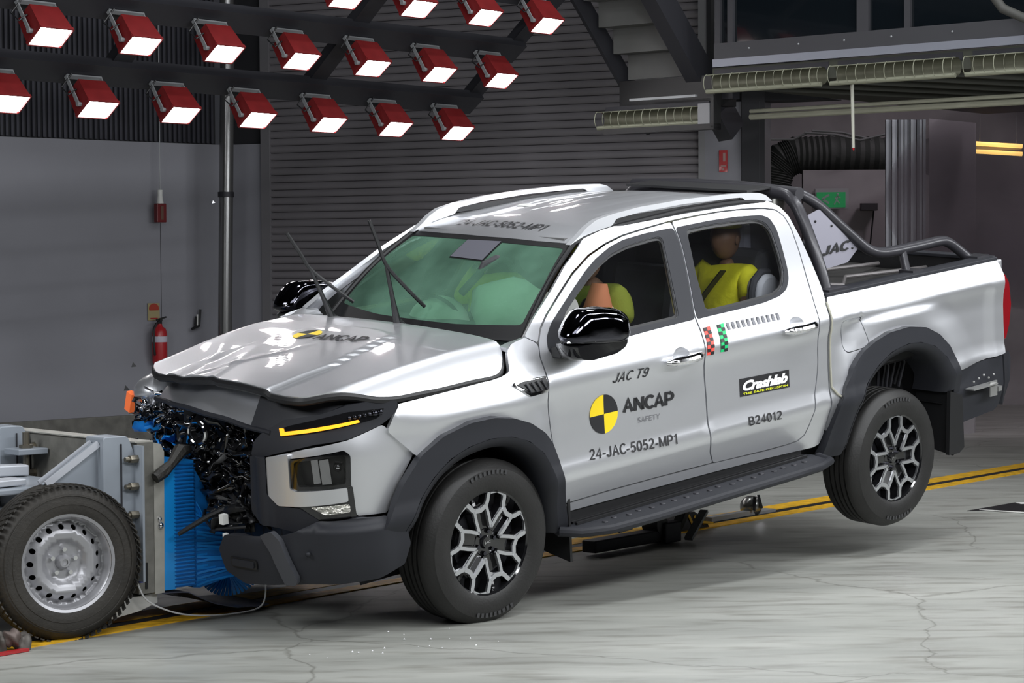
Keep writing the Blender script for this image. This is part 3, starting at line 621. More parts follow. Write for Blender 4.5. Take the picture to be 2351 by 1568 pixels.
glassR = [(1.744, 1.630), (1.933, 1.635), (2.148, 1.631), (2.292, 1.622), (2.352, 1.602), (2.372, 1.555), (2.352, 1.425), (2.325, 1.335), (2.272, 1.275), (2.194, 1.248), (1.921, 1.239), (1.669, 1.234), (1.642, 1.240), (1.676, 1.416)]
cabO = [(0.398, 1.295), (0.497, 1.365), (0.667, 1.464), (0.825, 1.564), (0.967, 1.636), (1.026, 1.668), (1.175, 1.692), (1.271, 1.700), (1.436, 1.709), (1.798, 1.728), (2.145, 1.727), (2.31, 1.720), (2.464, 1.700), (2.530, 1.664), (2.560, 1.609), (2.572, 1.502), (2.576, 1.384), (2.576, 1.268), (2.572, 1.198), (2.560, 1.146), (2.552, 1.087), (2.547, 0.774), (2.545, 0.591), (2.545, 0.443), (2.525, 0.385), (2.477, 0.376), (2.068, 0.392), (1.709, 0.400), (1.201, 0.408), (0.886, 0.412), (0.560, 0.415), (.548, .45)]
# inner edge of the cab frame follows the doors (5 mm gap)
innerpath = [(.565, .455), (.865, .460), (1.182, .458), (1.64, .450), (2.052, .434), (2.236, .432), (2.325, .437), (2.378, .462), (2.400, .520), (2.413, .595), (2.428, .678), (2.448, .739), (2.464, .80), (2.470, .854), (2.471, .928), (2.470, 1.067), (2.474, 1.153), (2.481, 1.217), (2.493, 1.295), (2.522, 1.436), (2.538, 1.559), (2.524, 1.622), (2.487, 1.655), (2.396, 1.673), (2.23, 1.685), (2.057, 1.691), (1.881, 1.690), (1.682, 1.685), (1.466, 1.671), (1.293, 1.657), (1.150, 1.633), (1.005, 1.595), (.846, 1.527), (.705, 1.446), (.578, 1.370), (.508, 1.317), (.461, 1.256)]
fenderO = [(0.258, 1.245), (0.30, 1.275), (0.398, 1.290), (0.461, 1.250), (.441, 1.195), (.443, 1.142), (.443, 1.076), (.441, 1.013), (.444, .941), (.453, .838), (.471, .748), (.49, .632), (.52, .47), (.46, .50), (.43, .56), (0.467, 0.68), (0.42, 0.78), (0.36, 0.845), (0.282, 0.90), (0.177, 0.94), (0.053, 0.965), (-0.086, 0.965), (-0.236, 0.935), (-.362, .870), (-0.50, 1.010), (-0.467, 1.072), (-0.425, 1.112), (-.43, 1.118), (-.209, 1.128), (0.165, 1.143), (0.232, 1.158)]
def arch(cx, cz, r, a0, a1, n=26, sx=1.): return [(cx+sx*r*math.cos(a), cz+r*math.sin(a)) for a in np.linspace(a0, a1, n)]
bedO = [(2.592, 1.186), (2.982, 1.189), (3.586, 1.187), (4.15, 1.185), (4.186, 1.165), (4.195, 1.10), (4.202, 0.729), (4.195, 0.632), (3.708, 0.604), (3.66, .60), (3.61, .71), (3.54, .79), (3.45, .855), (3.34, .90), (3.217, .918), (3.08, .912), (2.95, .88), (2.85, .83), (2.76, .76), (2.69, .68), (2.64, .60), (2.60, .50), (2.560, .45), (2.556, .70), (2.560, 1.087), (2.572, 1.144), (2.586, 1.172)]
fuelL = rp([(2.655, 1.045), (2.822, 1.050), (2.850, 1.02), (2.905, 0.884), (2.875, 0.868), (2.714, 0.860), (2.675, 0.885)], .035)
flF_out = [(-.60, .575), (-0.553, 0.641), (-0.471, 0.768), (-0.362, 0.884), (-0.236, 0.950), (-0.086, 0.983), (0.053, 0.983), (0.177, 0.958), (0.282, 0.917), (0.367, 0.858), (0.43, 0.790), (0.474, 0.700), (0.494, 0.606), (0.545, 0.45), (.60, .30)]
flF_edge = [(.53, .30), (.478, .45), (.432, .60), (.405, .68), (.350, .765), (.265, .835), (.16, .876), (.03, .89), (-.10, .875), (-.21, .838), (-.31, .77), (-.39, .685), (-.46, .585), (-.50, .50), (-.60, .52)]
flR_out = [(2.535, .30), (2.568, .46), (2.590, 0.60), (2.635, 0.700), (2.71, 0.79), (2.816, 0.862), (2.917, 0.900), (3.046, 0.929), (3.217, 0.935), (3.38, 0.909), (3.506, 0.85), (3.601, 0.77), (3.655, 0.687), (3.69, 0.599), (3.72, .48)]
flR_edge = [(3.665, .48), (3.635, .60), (3.57, .71), (3.46, .79), (3.33, .832), (3.208, .842), (3.06, .82), (2.93, .762), (2.82, .68), (2.745, .58), (2.71, .46), (2.68, .30)]
DEC = []
def cupL(x0, z0, k=1.): return [(x0+.12+k*.062*math.cos(a), z0+.016+k*.046*math.sin(a)) for a in np.linspace(0, 2*PI, 24)[:-1]]
for sgn in (-1, 1):
    mp_ = SM(sgn); o_ = (0, sgn, 0); st_ = .045 if sgn < 0 else .08; nm = ''
    fd_ = patch('fender', rp(fenderO, .02), None, mp_, PAINT, truck, st_, .02, o_)
    df = patch('door', rp(doorF, .012), [rp(glassF, .03)]+([cupL(1.250, 1.040)] if sgn < 0 else []), mp_, PAINT, truck, st_, .03, o_)
    dr = patch('door', rp(doorR, .012), [rp(glassR, .03)]+([cupL(2.160, 1.062)] if sgn < 0 else []), mp_, PAINT, truck, st_, .03, o_)
    cab = patch('cab_frame', rp(cabO+innerpath, .012), None, mp_, PAINT, truck, st_*.8, .025, o_)
    bd = patch('bed_side', rp(bedO, .012), [fuelL], mp_, PAINT, truck, st_*.8, .03, o_)
    patch('fuel_flap', [(a*.955+2.785*.045, c*.955+.957*.045) for a, c in fuelL], None, mp_, PAINT, bd, .04, .02, o_, off=-.001)
    for d, bl, gl_ in ((df, blackF, glassF), (dr, blackR, glassR)):
        patch('window_surround', rp(bl, .02), [rp(gl_, .03)], mp_, PLAST, d, .05, .006, o_, off=.003)
        patch('window_glass', rp([(x, z) for x, z in gl_], .03), None, mp_, SIDEG, d, .08, 0, o_, off=-.012)
        patch('window_seal', rp(gl_, .03), [[(a+(1.1 if gl_ is glassF else 2.02)*0+((1.12 if gl_ is glassF else 2.0)-a)*.028, c+(1.42-c)*.07) for a, c in rp(gl_, .03)]], mp_, BLK, d, .05, .006, o_, off=-.006)
    # wheel arch flares: outer band, then a lip that turns in
    for nm_, oo, ee_ in (('front_wheel_flare', flF_out, flF_edge), ('rear_wheel_flare', flR_out, flR_edge)):
        full = oo+ee_
        c0 = (0., .38) if oo is flF_out else (3.16, .34)
        def band(x, z, s=sgn, c0=c0, oo=oo, ee_=ee_):
            y = Y0(x, z)
            return (x, s*(y+.034), z)
        def segd(p, pl):
            q = np.array(pl); p = np.array(p); best = 9
            for i in range(len(q)-1):
                ab = q[i+1]-q[i]; t = min(1, max(0, ((p-q[i])@ab)/(ab@ab))); best = min(best, float(np.hypot(*(p-q[i]-t*ab))))
            return best
        fl = patch(nm_, rp(full, .012), None, band, PLAST, truck, .030, .045, o_)
        # inner lip going inward and towards the wheel
        mb = MB(); path = ee_[:-1] if oo is flF_out else ee_; n = len(path); vs = []; fs = []
        P2 = rp([(a, c) for a, c in path], .05); P2 = [p for p in P2[3:-3]]
        for a, c in P2:
            y = Y0(a, c)+.036; vv_ = np.array([c0[0]-a, c0[1]-c]); vv_ /= np.linalg.norm(vv_)+1e-9
            for t, dy in ((0, 0), (.012, -.004), (.045, -.03), (.052, -.10), (.052, -.26)): vs.append((a+vv_[0]*t, sgn*(y+dy), c+vv_[1]*t))
        for i in range(len(P2)-1):
            for j in range(4): fs.append((i*5+j, i*5+j+1, i*5+j+6, i*5+j+5))
        mb.add(vs, fs); mb.build('arch_lip', PLAST, fl, 50)
    if sgn < 0: DOORF, DOORR, FEND, BED, CABF = df, dr, fd_, bd, cab
# ---- inner dark structure
mb = MB(); mb.box((1.75, 0, .50), (4.9, 1.20, .36)); mb.box((1.42, 0, .50), (1.86, 1.66, .20)); mb.build('underbody', BLK, truck, None)
for cx_, cz_ in ((0, .42), (3.17, .38)):
    for s in (-1, 1):
        mb = MB(); vs = []; fs = []; prof_ = [(cx_+.49*math.cos(a), cz_+.47*math.sin(a)) for a in np.linspace(-.4, PI+.4, 24)]
        for y in (s*.56, s*.89):
            for a, c in prof_: vs.append((a, y, max(c, .42)))
        for i in range(23): fs.append((i, i+1, 25+i, 24+i))
        mb.add(vs, fs); mb.add([(a, s*.57, c) for a, c in prof_], [tuple(range(24))]); mb.build('wheel_house_liner', BLK, truck, 50)

mb = MB(); mb.box((-.13, 0, .92), (.80, 1.15, .36)).box((.30, 0, 1.05), (.12, 1.5, .40)); mb.build('engine_bay', BLK, truck, None)
for a, c in ((( .05, -.62, .42), (.5, -.45, .62)), ((.0, -.5, .30), (.0, -.78, .36)), ((3.1, -.5, .30), (3.1, -.8, .24)), ((3.35, -.55, .75), (3.15, -.68, .25)), ((2.75, -.5, .50), (3.15, -.6, .24))):
    mb = MB(); mb.tube([a, c], .03, 10); mb.build('suspension_arm', DARKM, truck)
mb = MB(); mb.tube([(.04+.06*math.cos(a), -.60+.06*math.sin(a), .45+a*.0085) for a in np.linspace(0, 50, 160)], .009, 6); mb.build('coil_spring', DARKM, truck)
for i in range(7):
    mb = MB(); y0 = -.62-.03*(i % 3); mb.tube([(3.20+.06*i, y0, .80), (3.28+.05*i, y0-.02, .66), (3.30+.04*i, y0, .52)], .010, 6); mb.build('chassis_hose', DARKM, truck)
mb = MB(); mb.box((3.0, -.60, .60), (.62, .05, .11)); mb.build('chassis_rail', M('rail_grey', (.07, .07, .065), .5), truck, None)
# ---- roof, hood, glass
ZX = [.90, .967, 1.026, 1.175, 1.271, 1.436, 1.798, 2.145, 2.31, 2.464, 2.53, 2.60]; ZV = [1.60, 1.636, 1.664, 1.690, 1.698, 1.707, 1.726, 1.725, 1.718, 1.698, 1.675, 1.62]
xs_ = np.arange(.85, 2.7, .01); zs_ = np.convolve(np.pad(np.interp(xs_, ZX, ZV), 6, 'edge'), np.hanning(13)/np.hanning(13).sum(), 'valid')
def roofz(x, y):
    e = abs(y)/.58
    z = float(np.interp(x, xs_, zs_))+.022*(1-e*e)
    for c in (-.34, -.17, 0, .17, .34): z -= .0015*math.exp(-((y-c)/.018)**2)*sm(1.35, 1.5, x)*sm(2.5, 2.35, x)
    for (a, b_, s_, h_) in ((2.20, .10, .06, .008), (2.27, .22, .045, -.006), (2.12, .20, .05, .006), (2.05, .55, .05, .006), (1.60, .35, .03, .004)): z += .2*h_*math.exp(-((x-a)**2+(y-b_)**2)/s_**2)
    return (x, y, z)
roofO = [(.955, .0), (.965, -.35), (.985, -.565), (1.05, -.583), (1.4, -.585), (2.3, -.585), (2.46, -.57), (2.52, -.5), (2.55, 0), (2.52, .5), (2.46, .57), (2.3, .585), (1.4, .585), (1.05, .583), (.985, .565), (.965, .35)]
roof = patch('roof', rp(roofO, .02), None, roofz, PAINT, truck, .04, .03, (0, 0, 1))
for s in (-1, 1):   # roof ditch filler and rear cab panel edge
    mb = MB(); pp = []
    for x in np.linspace(.99, 2.48, 22): pp.append((x, s*.594, float(np.interp(x, xs_, zs_))-.006))
    mb.tube(pp, .016, 8); mb.build('roof_seam', BLK, truck)
def hoodz(x, y):
    z = float(np.interp(x, [-.9, -.8, -.6, -.3, 0, .3, .4], [1.150, 1.176, 1.207, 1.240, 1.262, 1.270, 1.262]))
    a = abs(y)
    if a > .74: z -= .10*((a-.74)/.15)**1.6
    ye = .25+.19*min(1, max(0, (.11-x)/.57)); z += .013*sm(ye+.03, ye, a)*sm(.17-.05*(a/.25)**2, .12-.05*(a/.25)**2, x)
    z += .012*(1-(a/.75)**2)
    c = sm(-.35, .6, y)*sm(.1, -.75, x); z -= .055*c
    fr = sm(-.05, -.6, x)
    for (p, q, r_, wd, h) in ((-.78, .02, .55, .035, .016), (-.70, .30, .15, .05, -.015), (-.60, .15, -.55, .04, .012), (-.45, .45, .9, .05, .010), (-.35, .05, 1.3, .04, -.008)):
        d = (y-q)-r_*(x-p); z += .55*h*math.exp(-(d/wd)**2)*sm(.15, -.5, x)*math.exp(-((x-p)/.35)**2)
    return (x, y, z)
hoodO = [(.285, -.795), (.235, -.853), (.182, -.892), (.13, -.900), (-.05, -.893), (-.209, -.887), (-.427, -.868), (-.53, -.845), (-.63, -.79), (-.75, -.715), (-.80, -.68), (-.815, -.60), (-.815, -.45), (-.80, -.25), (-.775, -.02), (-.755, .10), (-.74, .35), (-.70, .59), (-.64, .70), (-.55, .80), (-.427, .868), (-.05, .893), (.182, .892), (.235, .853), (.285, .795), (.335, .55), (.355, .2), (.36, 0), (.355, -.2), (.335, -.55)]
hood = patch('hood', rp(hoodO, .04), None, hoodz, PAINT, truck, .026, .025, (0, 0, 1), off=.012)
for h in (0,):
    mb = MB()
    P2 = [p for p in rp(hoodO, .04)]
    mb.tube([(hoodz(a*.996, c*.996)[0], c*.996, hoodz(a*.996, c*.996)[2]-.012) for a, c in P2], .019, 8, closed=True); mb.build('hood_seal', BLK, hood)
# cowl
def cowl(x, y): return (x, y, 1.262-.03*(y/.75)**2-.02*sm(.32, .45, x))
patch('cowl_panel', rp([(.30, -.76), (.33, -.5), (.35, 0), (.33, .5), (.30, .76), (.46, .74), (.42, .4), (.40, 0), (.42, -.4), (.46, -.74)], .03), None, cowl, BLK, truck, .06, .02, (0, 0, 1), off=-.012)
def wsm(u, y):
    xb = .385+.10*(abs(y)/.72)**2.2; xt = .955+.045*(abs(y)/.6)**2.2
    k = u; x = xb+(xt-xb)*k; z = 1.245+(1.640-1.245)*k+.035*math.sin(PI*min(1, max(0, k)))+.010*(1-(abs(y)/.7)**2)*k
    return (x, y, z)
wso = [(0.0, -.725), (0.0, 0), (0., .725), (.5, .665), (1.0, .592), (1.0, 0), (1.0, -.592), (.5, -.665)]
wsi = [(.13, -.675), (.10, -.3), (.10, .3), (.13, .675), (.5, .640), (.93, .565), (.945, 0), (.93, -.565), (.5, -.640)]
wsf = patch('windscreen_frame', wso, [rp(wsi, .03)], wsm, BLK, truck, .05, .01, (-1, 0, 1), off=.002)
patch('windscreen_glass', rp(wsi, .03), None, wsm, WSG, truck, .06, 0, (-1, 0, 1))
for s in (-1, 1):
    mb = MB(); mb.tube([tuple(np.array(wsm(u, s*(.73-.136*u)))+np.array([0.0, s*.0, .004])) for u in np.linspace(-.02, 1.0, 14)], .014, 8); mb.build('pillar_trim', BLK, truck)
for s in (-1, 1):
    patch('cowl_side', [(.262, -.862), (.34, -.852), (.41, -.842), (.47, -.80), (.45, -.735), (.37, -.765), (.275, -.80)], None, lambda x, y, s=s: (x, -s*y, 1.262+.030*sm(.27, .42, x)*sm(-.74, -.84, y)), PAINT, truck, .03, .02, (0, 0, 1))
# rear cab wall
mb = MB(); mb.prism([(-.86, .5), (-.86, 1.17), (-.80, 1.35), (-.70, 1.55), (-.60, 1.66), (.60, 1.66), (.70, 1.55), (.80, 1.35), (.86, 1.17), (.86, .5)], 2.50, 2.54, 'X'); mb.build('cab_back_panel', M('rear_panel', (.10, .10, .11), .4), truck, None)
# ---- bed
mb = MB(); mb.box((3.38, 0, .72), (1.62, 1.56, .05)); 
for s in (-1, 1): mb.box((3.38, s*.80, .95), (1.62, .05, .46)).box((3.17, s*.68, .84), (.9, .24, .22))
mb.box((4.17, 0, .95), (.05, 1.6, .46)).box((2.61, 0, .95), (.05, 1.6, .46))
for i in range(9): mb.box((3.38, -.6+.15*i, .752), (1.55, .05, .016))
mb.build('bed_liner', BLK, truck, None)
mb = MB()
for s in (-1, 1): mb.box((3.38, s*.845, 1.192), (1.60, .11, .022))
mb.box((4.175, 0, 1.192), (.08, 1.72, .022)).box((2.62, 0, 1.185), (.06, 1.72, .02)); mb.build('bed_rail_cap', PLAST, truck, None, .005)
mb = MB(); mb.box((4.18, 0, .90), (.05, 1.62, .58)); mb.build('tailgate', PAINT, truck, None, .01)
for s in (-1, 1):
    mb = MB(); mb.prism([(4.12, 1.11), (4.285, 1.085), (4.325, 1.03), (4.345, .90), (4.325, .78), (4.29, .70), (4.20, .68), (4.12, .72)], s*.80, s*.885, 'Y')
    mb.build('tail_lamp', REDL, truck, None, .008)
    mb = MB(); mb.box((4.20, s*.84, .90), (.10, .09, .56)); mb.build('bed_corner', PAINT, truck, None, .01)
# rear bumper
def bumpmap(sgn):
    return lambda x, z: (x, sgn*(Y0(4.0, .60)-.005-.10*sm(4.12, 4.42, x)**1.5-.02*sm(.45, .3, z)), z)
for sgn in (-1, 1):
    bq = patch('rear_bumper_corner', rp([(3.70, .600), (4.192, .625), (4.215, .60), (4.235, .44), (4.20, .33), (4.14, .295), (3.78, .275), (3.72, .45)], .015), None, bumpmap(sgn), PLAST, truck, .05, .04, (0, sgn, 0), off=.004)
    patch('rear_bumper_end', rp([(4.222, .622), (4.40, .600), (4.425, .56), (4.415, .42), (4.36, .33), (4.245, .30), (4.250, .44)], .015), None, bumpmap(sgn), PLAST, truck, .05, .04, (0, sgn, 0), off=.010)
mb = MB(); mb.box((4.33, 0, .50), (.16, 1.5, .20)).box((3.98, 0, .612), (.50, 1.76, .02)).box((4.31, 0, .605), (.20, 1.60, .03)); mb.build('rear_bumper_step', PLAST, truck, None, .01)
brk = MB(); brk.box((3.93, -.955, .478), (.24, .06, .008)).box((4.03, -.965, .45), (.07, .008, .09)).box((4.09, -.958, .44), (.03, .03, .03))
for i in range(5): brk.sphere((3.86+.05*i, -.948, .515+.012*(i % 3)), .007, 8, 6)
brk.build('sensor_bracket', M('bracket_steel', (.45, .45, .44), .35, .7), truck, None)
# mud flaps
for k in (-1, 1):
    mb = MB(); mb.prism([(k*.93, .48), (k*.70, .50), (k*.70, .16), (k*.95, .12)], 3.64, 3.655, 'X'); mb.build('mud_flap', BLK, truck, None)
    mb = MB(); mb.prism([(k*.90, .50), (k*.70, .50), (k*.70, .20), (k*.90, .17)], .58, .595, 'X'); mb.build('mud_flap', BLK, truck, None)
mb = MB(); mb.prism([(3.62, .50), (3.735, .46), (3.75, .15), (3.70, .125), (3.60, .13)], -.955, -.93, 'Y'); mb.build('mud_flap', BLK, truck, None)
# side step
mb = MB()
for s in (-1,):
    pl = [(.60, -.80), (.50, -.86), (.54, -.97), (.72, -1.035), (1.0, -1.05), (2.1, -1.055), (2.30, -1.05), (2.44, -1.0), (2.46, -.88), (2.40, -.80)]
    mb.prism(rp(pl, .05), .315, .345, 'Z')
stp_ = mb.build('side_step', PLAST, truck, 40, .008)
mb = MB(); mb.tube([(.52, -.90, .335), (.58, -.985, .33), (.72, -1.045, .328), (1.0, -1.062, .328), (2.1, -1.067, .328), (2.30, -1.06, .328), (2.43, -1.02, .33), (2.455, -.92, .335)], .024, 10); mb.build('edge_rail', PLAST, stp_)
mb = MB(); mb.box((1.5, -.845, .352), (1.75, .018, .012)).box((1.5, -.875, .352), (1.75, .014, .012)).box((1.5, -.905, .352), (1.75, .014, .012)); mb.build('tread_strip', BLK, stp_, None)
for x in np.arange(.75, 2.3, .085): mb = MB(); mb.lathe([(0, .351), (.013, .351), (.016, .346)], 10, (x, -.965+.012*math.sin(x*40), 0), 'Z'); mb.build('grip_stud', DARKM, stp_, None)
for x in (.85, 1.45, 2.1):
    mb = MB(); mb.box((x, -.85, .30), (.09, .34, .03)); mb.build('step_bracket', BLK, stp_, None)
mb = MB(); mb.box((1.45, -.84, .385), (1.86, .05, .06)); mb.build('sill_trim', BLK, truck, None)

# ================================================================== WHEELS
def tyre_profile(Ro, Rb, wd, grooves=4, gd=.014):
    h = wd/2; p = [(Rb, h-.012), (Rb+.018, h-.002), (Rb+(Ro-Rb)*.45, h+.004), (Rb+(Ro-Rb)*.72, h-.004), (Ro-.030, h-.014), (Ro-.012, h-.028), (Ro-.004, h-.045)]
    tw = h-.05; n = grooves; seg = 2*tw/(n+1)
    x = tw
    for i in range(n):
        xg = tw-seg*(i+1)*1.; p += [(Ro, xg+seg-.004 if i == 0 else xg+seg-.006), (Ro, xg+.007), (Ro-gd, xg+.005), (Ro-gd, xg-.005), (Ro, xg-.007)]
    p += [(Ro, -tw+.004)]+[(r, -y) for r, y in p[:7][::-1]]
    return p
def ring_seg(mb, pts, wd, y0, y1, mi=0):
    # strip polygon along pts (x,z) with width wd, extruded y0..y1
    P = [np.array(p, float) for p in pts]; n = len(P); L = []; Rr = []
    for i in range(n):
        t = P[min(i+1, n-1)]-P[max(i-1, 0)]; t /= np.linalg.norm(t)+1e-9; nn = np.array([-t[1], t[0]]); L.append(P[i]+nn*wd/2); Rr.append(P[i]-nn*wd/2)
    for i in range(n-1):
        a, b, c, d = L[i], L[i+1], Rr[i+1], Rr[i]
        vs = [(q[0], y0, q[1]) for q in (a, b, c, d)]+[(q[0], y1, q[1]) for q in (a, b, c, d)]
        mb.add(vs, [(0, 1, 2, 3), (7, 6, 5, 4), (0, 4, 5, 1), (1, 5, 6, 2), (2, 6, 7, 3), (3, 7, 4, 0)], mi)
def pol(r, d): return (r*math.cos(R(d)), r*math.sin(R(d)))
def alloy_wheel(c, s, rot0, toe, parent):
    # s = -1 near side (outer face towards -y)
    Mx = Matrix.Translation(c) @ Matrix.Rotation(toe, 4, 'Z') @ Matrix.Scale(-s, 4, (0, 1, 0))
    def bld(mb, name, mat, par, **k):
        o = mb.build(name, mat, par, **k); return o
    mb = MB(); mb.T = Mx; mb.lathe(tyre_profile(.3875, .245, .265), 96); ty = bld(mb, 'tyre', RUB, parent, smooth=30)
    # after the scale, outer face is at -y in wheel space
    mb = MB(); mb.T = Mx; mb.lathe([(.246, -.118), (.262, -.122), (.258, -.105), (.246, -.10)], 72); mb.lathe([(.247, -.120), (.238, -.112), (.236, -.06), (.228, .06), (.228, .11)], 72)
    bld(mb, 'rim', GLOSS, ty)
    mb = MB(); mb.T = Mx; mb.lathe([(0, -.02), (.235, -.02)], 40); mb.lathe([(.0, -.045), (.16, -.045), (.165, -.02)], 40); bld(mb, 'brake_disc', DARKM, ty)
    mb = MB(); mb.T = Mx
    for k in range(6):
        a = rot0+60*k
        # glossy black carrier spokes: from the hub towards the mid nodes between the windows
        ring_seg(mb, [pol(.05, a+30), pol(.12, a+30), pol(.188, a+30)], .060, -.085, -.050)
        for sg in (-1, 1): ring_seg(mb, [pol(.080, a+sg*4), pol(.178, a+sg*17), pol(.243, a+sg*11)], .024, -.103, -.06)
        ring_seg(mb, [pol(.178, a+17), pol(.170, a+30), pol(.178, a+43)], .026, -.103, -.06)
        ring_seg(mb, [pol(.16, a+30), pol(.245, a+30)], .018, -.07, -.04)
    mb.lathe([(.0, -.088), (.062, -.088), (.075, -.078), (.078, -.04)], 36)
    bld(mb, 'spoke_carrier', GLOSS, ty, smooth=30)
    for k in range(6):
        a = rot0+60*k; mb = MB(); mb.T = Mx
        A1, A2 = pol(.240, a-11.5), pol(.240, a+11.5); B1, B2 = pol(.180, a-18), pol(.180, a+18); Cc = pol(.074, a)
        ring_seg(mb, [A1, pol(.247, a), A2], .022, -.112, -.100)
        for sg, Aa, Bb in ((-1, A1, B1), (1, A2, B2)):
            ring_seg(mb, [Aa, pol(.225, a+sg*13.5), pol(.20, a+sg*15), Bb], .021, -.112, -.100)
            ring_seg(mb, [Bb, pol(.13, a+sg*12), Cc], .016, -.111, -.098)
        ring_seg(mb, [B2, pol(.166, a+30), pol(.180, a+42)], .022, -.112, -.100)
        bld(mb, 'machined_spoke', ALLOY, ty, smooth=None)
    for k in range(6):
        p = pol(.052, rot0+60*k); mb = MB(); mb.T = Mx; mb.tube([(p[0], -.07, p[1]), (p[0], -.10, p[1])], .010, 6); bld(mb, 'wheel_nut', TINT, ty)
    mb = MB(); mb.T = Mx; mb.lathe([(0, -.104), (.026, -.102), (.032, -.09)], 24); hc = bld(mb, 'hub_cap', GLOSS, ty)
    fm = lambda x, z: tuple(Mx @ Vector((x, -.1045, z)))
    text_on('hub_lettering', 'JAC', [(-.018, -.006), (.018, -.006), (-.018, .008)], fm, CHROME, ty, off=.001)
    # raised sidewall marks
    mb = MB(); mb.T = Mx
    for a0 in (70, 250):
        for i in range(9): ring_seg(mb, [pol(.335, a0+i*4.6), pol(.335, a0+i*4.6+2.6)], .020, -.1365, -.134)
    setp_stuff = bld(mb, 'sidewall_marks', M('rubber_mark', (.040, .040, .042), .5), ty, smooth=None); setp(setp_stuff, kind='stuff')
    return ty
alloy_wheel(Vector((.040, -.805, .3875)), -1, 73, 0, truck)
alloy_wheel(Vector((3.14, -.805, .19643)), -1, 87, 0, truck)
alloy_wheel(Vector((0, .80, .3875)), 1, 60, 0, truck)
alloy_wheel(Vector((3.11, .80, .19643)), 1, 92, 0, truck)
mb = MB(); mb.tube([(3.11, -.75, .196), (3.11, .75, .196)], .05, 12); mb.tube([(0, -.72, .385), (0, .72, .385)], .035, 12); mb.build('axle', BLK, truck)

# ================================================================== NOSE
PCv = np.array([(-.90, .9), (-.90, .6), (-.895, .3), (-.89, 0), (-.885, -.15), (-.875, -.3), (-.86, -.45), (-.83, -.6), (-.78, -.72), (-.71, -.80), (-.62, -.85), (-.50, -.877), (-.35, -.895), (-.1, -.915)])
def cat_(P, n=12):
    o = []
    for i in range(len(P)-1):
        p0 = P[max(i-1, 0)]; p1 = P[i]; p2 = P[i+1]; p3 = P[min(i+2, len(P)-1)]
        for k in range(n): t = k/n; o.append(.5*((2*p1)+(-p0+p2)*t+(2*p0-5*p1+4*p2-p3)*t*t+(-p0+3*p1-3*p2+p3)*t**3))
    o.append(P[-1]); return np.array(o)
PDv = cat_(PCv); SLv = np.r_[0, np.cumsum(np.linalg.norm(np.diff(PDv, axis=0), axis=1))]; SLv -= SLv[np.argmin(abs(PDv[:, 1]))]
def nose(s, z, d=0.):
    x = float(np.interp(s, SLv, PDv[:, 0])); y = float(np.interp(s, SLv, PDv[:, 1]))
    t = np.array([np.interp(s+.02, SLv, PDv[:, 0])-np.interp(s-.02, SLv, PDv[:, 0]), np.interp(s+.02, SLv, PDv[:, 1])-np.interp(s-.02, SLv, PDv[:, 1])]); t /= np.linalg.norm(t)
    n = np.array([t[1], -t[0]])
    # section: leans back towards the bonnet, sharp fold at the corner
    d += -.05*sm(.90, 1.15, z)*sm(1.25, .8, s) - .02*sm(.50, .30, z)
    return (x+n[0]*d, y+n[1]*d, z)
NO = (-.7, -.7, .1)
def npatch(name, o, holes, mat, par, d=0., thick=.02, step=.035, prof=None, r=.012):
    f = (lambda s, z: nose(s, z, d)) if prof is None else (lambda s, z: nose(s, z, d+prof(s, z)))
    return patch(name, rp(o, r), [rp(h, r) for h in (holes or [])], f, mat, par, step, thick, NO)
FR = npatch('front_bumper', [(0.738, 0.640), (0.903, 0.646), (1.022, 0.640), (1.105, 0.600), (1.125, .50), (1.093, 0.407), (0.968, 0.371), (0.643, 0.355), (0.351, 0.322), (0.24, 0.365), (0.218, 0.470), (0.26, 0.540), (0.487, 0.566), (0.613, 0.58)], None, PLAST, truck, .035, .05, prof=lambda s, z: .045*sm(.645, .600, z)-.010*sm(.42, .30, z)-.02*sm(.95, 1.1, s)+.018*sm(.62, .50, s)*sm(.60, .55, z)-.012*sm(.64, .70, s)*sm(.80, .74, s))
npatch('corner_cladding', [(.50, .575), (.56, .600), (.60, .565), (.665, .385), (.655, .358), (.605, .358), (.555, .50)], None, M('satin_plastic', (.045, .047, .055), .42), FR, .112, .03)
npatch('tow_cover', [(0.295, 0.447), (0.463, 0.452), (0.459, 0.405), (0.298, 0.400)], None, BLK, FR, .106, .008)
npatch('tow_cover_lid', [(0.308, 0.440), (0.45, 0.445), (0.447, 0.412), (0.310, 0.408)], None, PLAST, FR, .112, .006)
mb = MB(); q = nose(.708, .503, .080); mb.sphere(q, .012, 12, 8); mb.build('parking_sensor', PLAST, FR)
npatch('grille_side_panel', [(0.373, 0.903), (0.435, 0.905), (0.479, 0.908), (0.477, 0.735), (0.535, 0.688), (0.644, 0.690), (0.738, 0.637), (0.66, 0.575), (0.408, 0.60), (0.360, 0.649)], None, PLAST, FR, .012, .04, prof=lambda s, z: .02*sm(.40, .44, s)*sm(.50, .46, s))
npatch('upper_lamp_panel', [(0.428, 1.005), (0.556, 1.075), (0.758, 1.106), (0.894, 1.140), (1.018, 1.150), (1.136, 1.136), (1.137, 1.110), (1.108, 1.071), (1.055, 1.042), (0.885, 0.994), (0.729, 0.977), (0.543, 0.93), (0.435, 0.9), (0.373, 0.903), (.39, .97)], None, PLAST, FR, .004, .04)
LB = npatch('running_lamp', [(0.603, 1.055), (0.757, 1.088), (0.893, 1.112), (1.071, 1.112), (1.034, 1.072), (0.928, 1.058), (0.575, 1.008), (0.542, 1.035)], None, GLOSS, FR, .010, .01)
npatch('amber_strip', [(0.542, 1.039), (0.565, 1.041), (0.573, 1.026), (0.774, 1.056), (0.939, 1.076), (0.946, 1.064), (0.773, 1.040), (0.556, 1.008)], None, AMB, LB, .016, .006, step=.02, r=.003)
